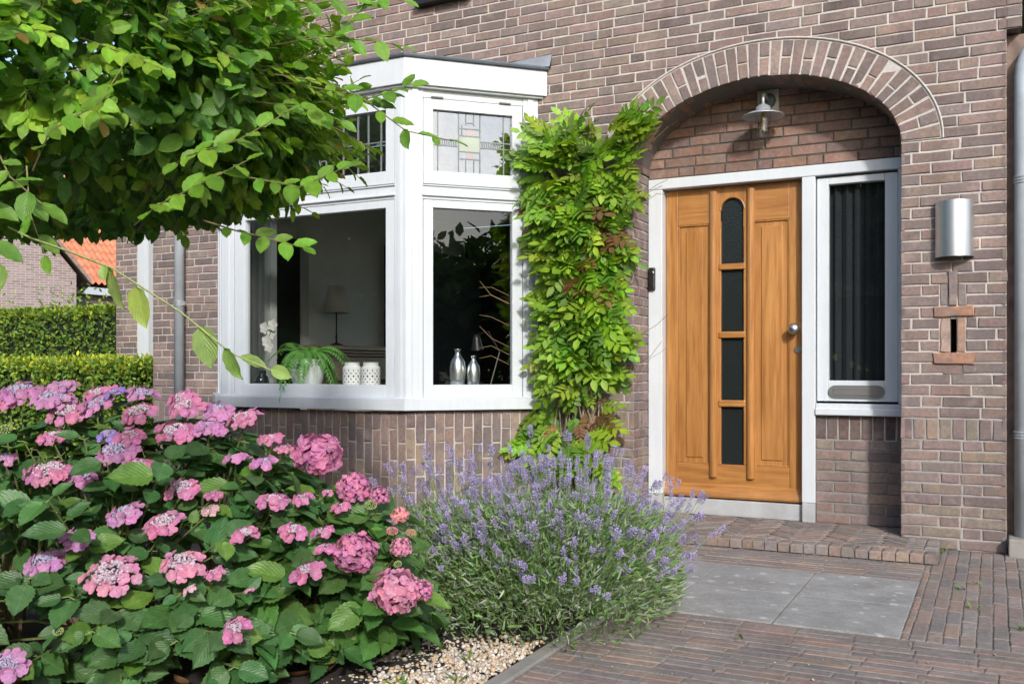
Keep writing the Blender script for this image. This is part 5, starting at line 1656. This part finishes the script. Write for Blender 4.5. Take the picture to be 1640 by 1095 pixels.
# one spike: whorls of small swollen calyces with petals, and one whorl standing apart below
def spike_mesh(seed):
    rs = random.Random(seed); mb = MB()
    zs = [-.020, 0.0, .0065, .013, .0185, .024, .029]
    for wi_, z in enumerate(zs):
        rad = .0052 * (1 - .5 * max(0, wi_ - 2) / 5)
        if wi_ == 0 and rs.random() < .4: continue
        for k in range(5):
            a = 2 * math.pi * (k + .5 * (wi_ % 2)) / 5 + rs.uniform(-.2, .2)
            d = Vector((math.cos(a), math.sin(a), .75)).normalized(); s = Vector((-math.sin(a), math.cos(a), 0)); u = d.cross(s)
            c = Vector((math.cos(a) * rad * .5, math.sin(a) * rad * .5, z)); l = .0080 * rs.uniform(.8, 1.2); w = .0023
            cc = rs.choice([(.44, .39, .60), (.50, .45, .66), (.37, .32, .52), (.56, .51, .70), (.43, .40, .49)])
            vs = [c, c + d * l * .5 + s * w, c + d * l * .5 + u * w, c + d * l * .5 - s * w, c + d * l * .5 - u * w, c + d * l]
            mb.add(vs, [(0, 2, 1), (0, 3, 2), (0, 4, 3), (0, 1, 4), (1, 2, 5), (2, 3, 5), (3, 4, 5), (4, 1, 5)], 0, cc)
            if rs.random() < .35:
                e = c + d * l
                mb.add([e, e + (d + s) * .0042, e + d * .0055, e + (d - s) * .0042], [(0, 1, 2, 3)], 0, (.46, .36, .78))
    return mb
spk = [spike_mesh(k) for k in range(5)]
protos = []
campos = Vector(cam.location)
SPK.sort(key=lambda q: (q[0] + lav.location - campos).length)
for i, (t, d) in enumerate(SPK[:100]):
    k = i % 5
    if len(protos) <= k:
        o = spk[k].build('flower_spike', 'petal', lav); protos.append(o)
    else:
        o = protos[k].copy(); C.objects.link(o); o.parent = lav
    q = d.to_track_quat('Z', 'Y'); o.rotation_mode = 'QUATERNION'; o.rotation_quaternion = q; o.location = t; s_ = random.uniform(.85, 1.35); o.scale = (s_, s_, s_)
rest = MB()
for i, (t, d) in enumerate(SPK[100:]):
    m_ = d.to_track_quat('Z', 'Y').to_matrix() @ Matrix.Rotation(random.uniform(0, 6), 3, 'Z') * random.uniform(.85, 1.4)
    src = spk[i % 5]; n0 = len(rest.v)
    rest.v.extend([tuple(m_ @ Vector(p_) + t) for p_ in src.v]); g_ = random.uniform(.85, 1.2)
    rest.c.extend([(c_[0] * g_, c_[1] * g_, c_[2] * g_) for c_ in src.c]); rest.f.extend([[n0 + q for q in f_] for f_ in src.f]); rest.m.extend(src.m)
put(rest.build('flower_spike', 'petal', lav), kind='stuff')

# ---------------------------------------------------------------- climbing wisteria
wis = thing('wisteria', 'bright green climbing wisteria on the wall between the bay window and the porch', 'climber', (-2.42, -.12, 0))
wo = np.array(wis.location)
PIN = pinnate(4, .17, .070, .040, .35, 58, rows=3)
PINV = np.array(PIN[0])
prof_z = [.30, .50, .70, .85, 1.0, 1.25, 1.6, 2.0, 2.3, 2.5, 2.62]
prof_l = [-2.52, -2.88, -2.82, -2.60, -2.58, -2.60, -2.62, -2.70, -2.75, -2.76, -2.70]
prof_r = [-2.30, -2.24, -2.24, -2.30, -2.26, -2.18, -2.20, -2.20, -2.14, -2.00, -2.02]
dens = [.18, .42, .16, .05, .50, 1., 1., .95, .9, .8, .5]
n = 1500
z = RNG.uniform(.32, 2.60, n)
z = z[RNG.random(n) < np.interp(z, prof_z, dens)]; n = len(z)
u = RNG.random(n)
thin = np.sin(z * 8.3 + u * 9) * np.sin(u * 13 - z * 5.1) + .5 * np.sin(z * 21 + u * 4)
k_ = (thin > -.62) | (RNG.random(n) < .25); z, u = z[k_], u[k_]; n = len(z)
l_, r_ = np.interp(z, prof_z, prof_l), np.interp(z, prof_z, prof_r)
x = l_ + (r_ - l_) * (.04 + .92 * u)
bul = np.sqrt(np.clip(1 - (2 * u - 1) ** 2, 0, 1))
y = -.035 - (.05 + .19 * bul * np.interp(z, [.3, .8, 1.1, 2.2, 2.6], [.9, .35, .9, 1., .55])) * RNG.uniform(.25, 1.0, n) ** .6
lumpy = .62 + .55 * (.5 + .5 * np.sin(x * 13 + z * 4)) * (.5 + .5 * np.sin(z * 9.5 - x * 6)) + .25 * np.sin(z * 17 + x * 11)
y = -.035 + (y + .035) * np.clip(lumpy, .3, 1.3)
y = np.where(x < -2.74, y - (np.clip(-2.76 - x, 0, .3)) * .9, y)
pos = np.stack([x, y, z], -1)
side = (2 * u - 1)
ax = nrm(np.stack([side * .8 + RNG.normal(0, .5, n), -.55 + RNG.normal(0, .30, n), -.25 + RNG.normal(0, .42, n)], -1))
tops = z > 2.32
ax[tops] = nrm(ax[tops] + np.array([.0, -.1, .75]))
nm = np.stack([RNG.normal(0, .35, n), -.85 + RNG.normal(0, .3, n), .65 + RNG.normal(0, .25, n)], -1)
col = rcol((.23, .40, .032), n, .28, .14)
dk = RNG.random(n) < .22; col[dk] = rcol((.12, .26, .035), dk.sum(), .25)
yl = RNG.random(n) < .16; col[yl] = rcol((.30, .42, .04), yl.sum(), .2)
old = RNG.random(n) < .10; col[old] = rcol((.13, .22, .05), old.sum(), .3)
bz = (RNG.random(n) < .022) | ((x < -2.64) & (z > 1.6) & (z < 2.15) & (RNG.random(n) < .5)) | ((np.abs(x + 2.33 - (z - 1.7) * .1) < .10) & (z > 1.5) & (z < 2.1) & (RNG.random(n) < .15)) | ((x > -2.44) & (z < .85) & (z > .6) & (RNG.random(n) < .6))
col[bz] = rcol((.24, .135, .06), bz.sum(), .3)
scatter('foliage', *PIN, pos - wo, frames(ax, nm), RNG.uniform(.55, 1.25, n), col, 'vine_leaf', wis)
mb = MB()
for k in range(24):
    xb = -2.45 + random.uniform(-.10, .18); xt = random.uniform(-2.68, -2.15)
    pts = [Vector((xb, -.10 + random.uniform(-.05, .05), 0)) - Vector(wo)]
    for j in range(1, 8):
        t = j / 7
        pts.append(Vector((xb + (xt - xb) * t + random.uniform(-.05, .05), -.08 - .05 * random.random(), t * random.uniform(1.9, 2.3))) - Vector(wo))
    r0 = random.choice((.004, .005, .009, .013))
    mb.tube(pts, [r0 * (1 - .06 * j) for j in range(8)], 6, 0, random.choice([(.28, .23, .16), (.20, .15, .11), (.36, .30, .22)]))
for k in range(14):                                           # loose tendrils at the edges
    q = Vector((random.choice((-2.9, -2.8, -2.02, -1.98)), -.2, random.uniform(1.0, 2.5))) - Vector(wo)
    d = Vector((-.2 if q.x < 0 else .2, -.05, .1))
    mb.tube([q, q + d * .6, q + d + Vector((0, 0, random.uniform(-.06, .06)))], .0016, 4, 0, (.25, .16, .08))
mb.tube([Vector((-2.12, -.06, .70)) - Vector(wo), Vector((-2.04, -.16, .90)) - Vector(wo), Vector((-1.93, -.20, 1.07)) - Vector(wo), Vector((-1.80, -.20, 1.15)) - Vector(wo)], .0016, 4, 0, (.4, .36, .28))
mb.build('stem', 'stem', wis)

# ---------------------------------------------------------------- hedges
TINY = leaf_template(1., .52, 3, 1, .45, .12, .15)
def hedge(label, x0, x1, y0, y1, top, n, size, base, shoots=0):
    h = thing('hedge', label, 'hedge', ((x0 + x1) / 2, (y0 + y1) / 2, 0), group='hedges around the house')
    o = np.array(h.location)
    mb = MB(); mb.box((x0 + .10, y0 + .10, 0), (x1 - .10, y1 - .10, top - .09), 0, (.012, .018, .008)); mb.build('shade_core', 'stem', h, origin=o)  # near-black box: the shade inside the hedge put into its colour
    A = np.array([(x1 - x0) * (y1 - y0), (x1 - x0) * top, (y1 - y0) * top, (y1 - y0) * top]); f = RNG.choice(4, n, p=A / A.sum())
    x, y, z = RNG.uniform(x0, x1, n), RNG.uniform(y0, y1, n), RNG.uniform(.05, 1, n) * top
    g = np.zeros((n, 3))
    for k, (nx_, ny_, nz_) in enumerate(((0, 0, 1), (0, -1, 0), (1, 0, 0), (-1, 0, 0))):
        m = f == k; g[m] = (nx_, ny_, nz_)
        if k == 0: z[m] = top
        if k == 1: y[m] = y0
        if k == 2: x[m] = x1
        if k == 3: x[m] = x0
    p = np.stack([x, y, z], -1)
    lump = .035 * np.sin(x * 9 + z * 5) * np.sin(z * 11 + 2 * x) + .03 * np.sin(x * 23 + y * 7)
    inn = np.abs(RNG.normal(0, .055, n))
    p = p - g * (inn - lump + .02)[:, None] + RNG.normal(0, .012, (n, 3))
    if shoots:
        k = int(n * .05); i = RNG.integers(0, n, k); p[i, 2] = top + RNG.random(k) ** 2 * shoots * (np.sin(p[i, 0] * 3.1) > -.2)
    ax = nrm(g * .7 + RNG.normal(0, .6, (n, 3)) + np.array([0, 0, .35]))
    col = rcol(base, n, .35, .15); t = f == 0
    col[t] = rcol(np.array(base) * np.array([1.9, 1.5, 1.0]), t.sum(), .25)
    yl = RNG.random(n) < .12; col[yl] *= np.array([1.8, 1.5, 1.0])
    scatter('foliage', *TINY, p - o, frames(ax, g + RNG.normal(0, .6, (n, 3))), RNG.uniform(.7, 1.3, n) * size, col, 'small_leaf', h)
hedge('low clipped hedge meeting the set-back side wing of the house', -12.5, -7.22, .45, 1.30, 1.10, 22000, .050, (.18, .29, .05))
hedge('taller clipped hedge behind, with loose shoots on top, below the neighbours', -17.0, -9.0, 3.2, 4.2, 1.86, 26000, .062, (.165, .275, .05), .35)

# ---------------------------------------------------------------- small growth on the ground
n = 150
lx_, ly_ = RNG.uniform(-3.2, -1.85, n), RNG.uniform(-4.3, -2.6, n)
cl = np.array([(.16, .075, .035), (.22, .12, .06), (.10, .05, .03), (.26, .17, .09)])
put(scatter('leaf_litter', *leaf_template(1., .55, 5, 1, .45, .25, -.25), np.stack([lx_, ly_, np.full(n, .025) + RNG.random(n) * .01], -1), frames(np.concatenate([RNG.normal(size=(n, 2)), RNG.normal(0, .15, (n, 1))], -1), np.array([0, 0, 1.]) + RNG.normal(0, .35, (n, 3))), RNG.uniform(.04, .085, n), cl[RNG.integers(0, 4, n)] * RNG.uniform(.7, 1.2, (n, 1)), 'small_leaf'), 'dry brown leaves lying on the soil under the hydrangeas', 'leaf litter', kind='stuff')
spots = [(-1.75, -2.98), (-1.62, -3.02), (-1.86, -2.9), (-.55, -.53), (-.06, -.9), (-.07, -1.4), (-.13, -1.05), (-1.55, -3.25), (-1.7, -3.35), (.1, -1.7), (-1.35, -2.75), (-.25, -.08), (-.85, -2.3)]
GP, GA, GS, GC = [], [], [], []
for (sx, sy) in spots:
    big = sx < -1.4
    for k in range(random.randint(4, 8)):
        a = random.uniform(0, 6.28); GP.append((sx + random.gauss(0, .012), sy + random.gauss(0, .012), .004)); GA.append((math.cos(a), math.sin(a), random.uniform(.2, 1.2)))
        GS.append((random.uniform(.006, .010), random.uniform(.02, .05) * (1.7 if big else 1.), .02)); GC.append(rcol((.12, .24, .05), 1, .3)[0])
put(scatter('weeds', *BLADE, np.array(GP), frames(np.array(GA), np.tile([0, 0, 1.], (len(GP), 1)) + RNG.normal(0, .2, (len(GP), 3))), np.array(GS), np.array(GC), 'blade', smooth=False), 'small green weeds in the gravel and paving joints', 'weeds', kind='stuff')
n = 260                                                       # moss and crumbs lying in the joints
mx, my = RNG.uniform(-1.3, .9, n), RNG.uniform(-4.2, -2.05, n)
put(scatter('crumbs', ICOV, ICOF, None, np.stack([mx, my, np.full(n, .004)], -1), rand_rot(n), RNG.uniform(.0015, .005, (n, 1)) * RNG.uniform(.5, 1.3, (n, 3)), np.array([(.35, .30, .22), (.2, .15, .1), (.55, .5, .42)])[RNG.integers(0, 3, n)], 'pebble'), 'grit and dry crumbs scattered over the brick driveway', 'grit', kind='stuff')

# ================================================================== BEYOND THE GARDEN
nh = thing('gabled_house', 'neighbouring house with a grey brown brick gable behind the hedges', 'house', (-22.35, 11.95, 0), YAW + R(28))
mb = MB(); mb.box((-9, 0, 0), (0, 8, 3.6)); mb.add([(-9, 0, 3.6), (0, 0, 3.6), (-4.5, 0, 9.4)], [(0, 1, 2)]); mb.add([(-9, 8, 3.6), (0, 8, 3.6), (-4.5, 8, 9.4)], [(2, 1, 0)]); mb.build('wall', 'far_brick', nh)
mb = MB()
for s_ in (0, 1):
    f_ = (lambda x: x) if s_ == 0 else (lambda x: -9 - x)
    q = [(f_(.36), -.30, 3.46), (f_(-4.5), -.30, 9.70), (f_(-4.5), 8.3, 9.70), (f_(.36), 8.3, 3.46)]
    q2 = [(a, b, c_ - .14) for a, b, c_ in q]
    mb.add(q + q2, [(0, 1, 2, 3), (7, 6, 5, 4), (0, 4, 5, 1), (3, 2, 6, 7), (0, 3, 7, 4), (1, 5, 6, 2)])
mb.build('roof', 'old_wood', nh)
th_ = thing('tiled_house', 'neighbouring house with an orange tiled roof and white gutter', 'house', (-24.95, 13.15, 0), YAW + R(58))
mb = MB(); mb.box((-1.4, .13, 0), (9, 8.5, 3.42)); mb.build('wall', 'far_dark_brick', th_)
mb = MB(); mb.box((-1.5, -.08, 3.30), (9.2, .12, 3.52)); mb.build('gutter', 'white_paint', th_)
mb = MB(); wcol, nrows, cseg = .21, 18, 6                   # pantiles: waves across, steps up the slope
ncols = int(10.6 / wcol); W_ = ncols * cseg + 1
vs, fs = [], []
for r_ in range(nrows):
    for e_ in (0, 1):
        t = (r_ + e_) / nrows
        for i in range(W_):
            vs.append((-1.5 + wcol * i / cseg, .02 + 5.0 * t, 3.60 + 5.2 * t + .040 * math.sin(2 * math.pi * i / cseg) + (.06 if e_ == 0 else 0)))
for r_ in range(nrows * 2 - 1):
    for i in range(W_ - 1):
        a = r_ * W_ + i; fs.append((a, a + 1, a + W_ + 1, a + W_))
mb.add(vs, fs)
mb.add([(-1.5, .3, 3.45), (9.1, .3, 3.45), (9.1, 10, 3.45), (-1.5, 10, 3.45), (-1.5, 5, 8.75), (9.1, 5, 8.75)], [(0, 3, 4), (1, 5, 2), (3, 2, 5, 4)])
mb.build('roof', 'orange_tile', th_)
dm = MB(); dm.box((-.9, 1.1, 4.75), (.7, 3.5, 6.2)); d_ = dm.build('dormer', 'white_paint', th_)
for xx in (-.75, -.05):
    m_ = MB(); m_.box((xx, 1.085, 5.0), (xx + .55, 1.104, 6.0)); m_.build('pane', 'hammered_glass', d_)

# trees across the street, behind the viewer: the windows mirror them
def street_tree():
    t = thing('street_tree', '', 'tree')
    n = 2600
    d = nrm(RNG.normal(size=(n, 3))) * (RNG.random((n, 1)) ** .33) * (1 + .25 * np.sin(RNG.uniform(0, 6, (n, 1))))
    pos = d * np.array([2.3, 2.3, 1.9]) + np.array([0, 0, 3.1])
    scatter('crown', *TINY, pos, rand_rot(n), RNG.uniform(.25, .5, n), rcol((.06, .12, .03), n, .45), 'small_leaf', t)
    mb = MB(); mb.col = (.12, .10, .08); mb.tube([(0, 0, 0), (.05, 0, 1.2), (0, .05, 2.2), (.1, 0, 3.4)], [.2, .16, .13, .07], 9); mb.build('trunk', 'stem', t, smooth=True)
    return t
tr0 = street_tree()
TSP = [(-13.5, -11.5, 1.55, 'tall dense tree across the street, second from the left end'), (-9.5, -14.5, 1.3, 'round tree across the street, third from the left end'), (-17.5, -8.0, 1.6, 'tallest tree across the street, at its left end'), (-5.0, -16.5, 1.35, 'round tree across the street, opposite the bay window'), (-.8, -17.5, 1.3, 'round tree across the street, opposite the porch'), (10.5, -9.0, .78, 'low tree across the street, nearest the right end'), (13.5, -6.0, .82, 'low tree across the street, at its right end'), (7.5, -12.5, .72, 'lowest tree across the street, beside the open gap'), (9.3, -6.3, .74, 'low round tree across the street, in front of the right end'), (12.2, -7.6, .80, 'low tree across the street, behind the right end')]
for i, (x, y, s_, lab) in enumerate(TSP):
    if i == 0: o = tr0
    else:
        o = tr0.copy(); C.objects.link(o)
        for ch in list(tr0.children):
            c_ = ch.copy(); C.objects.link(c_); c_.parent = o
    o.location = (x, y, -.03); o.scale = (s_ * 1.15, s_ * 1.15, s_); o.rotation_euler = (0, 0, i * 1.3)
    put(o, lab, 'tree', 'trees across the street')

hedge('tall unclipped hedge across the street behind the viewer', -24.0, 17.0, -14.2, -12.6, 2.5, 9000, .26, (.06, .11, .03))
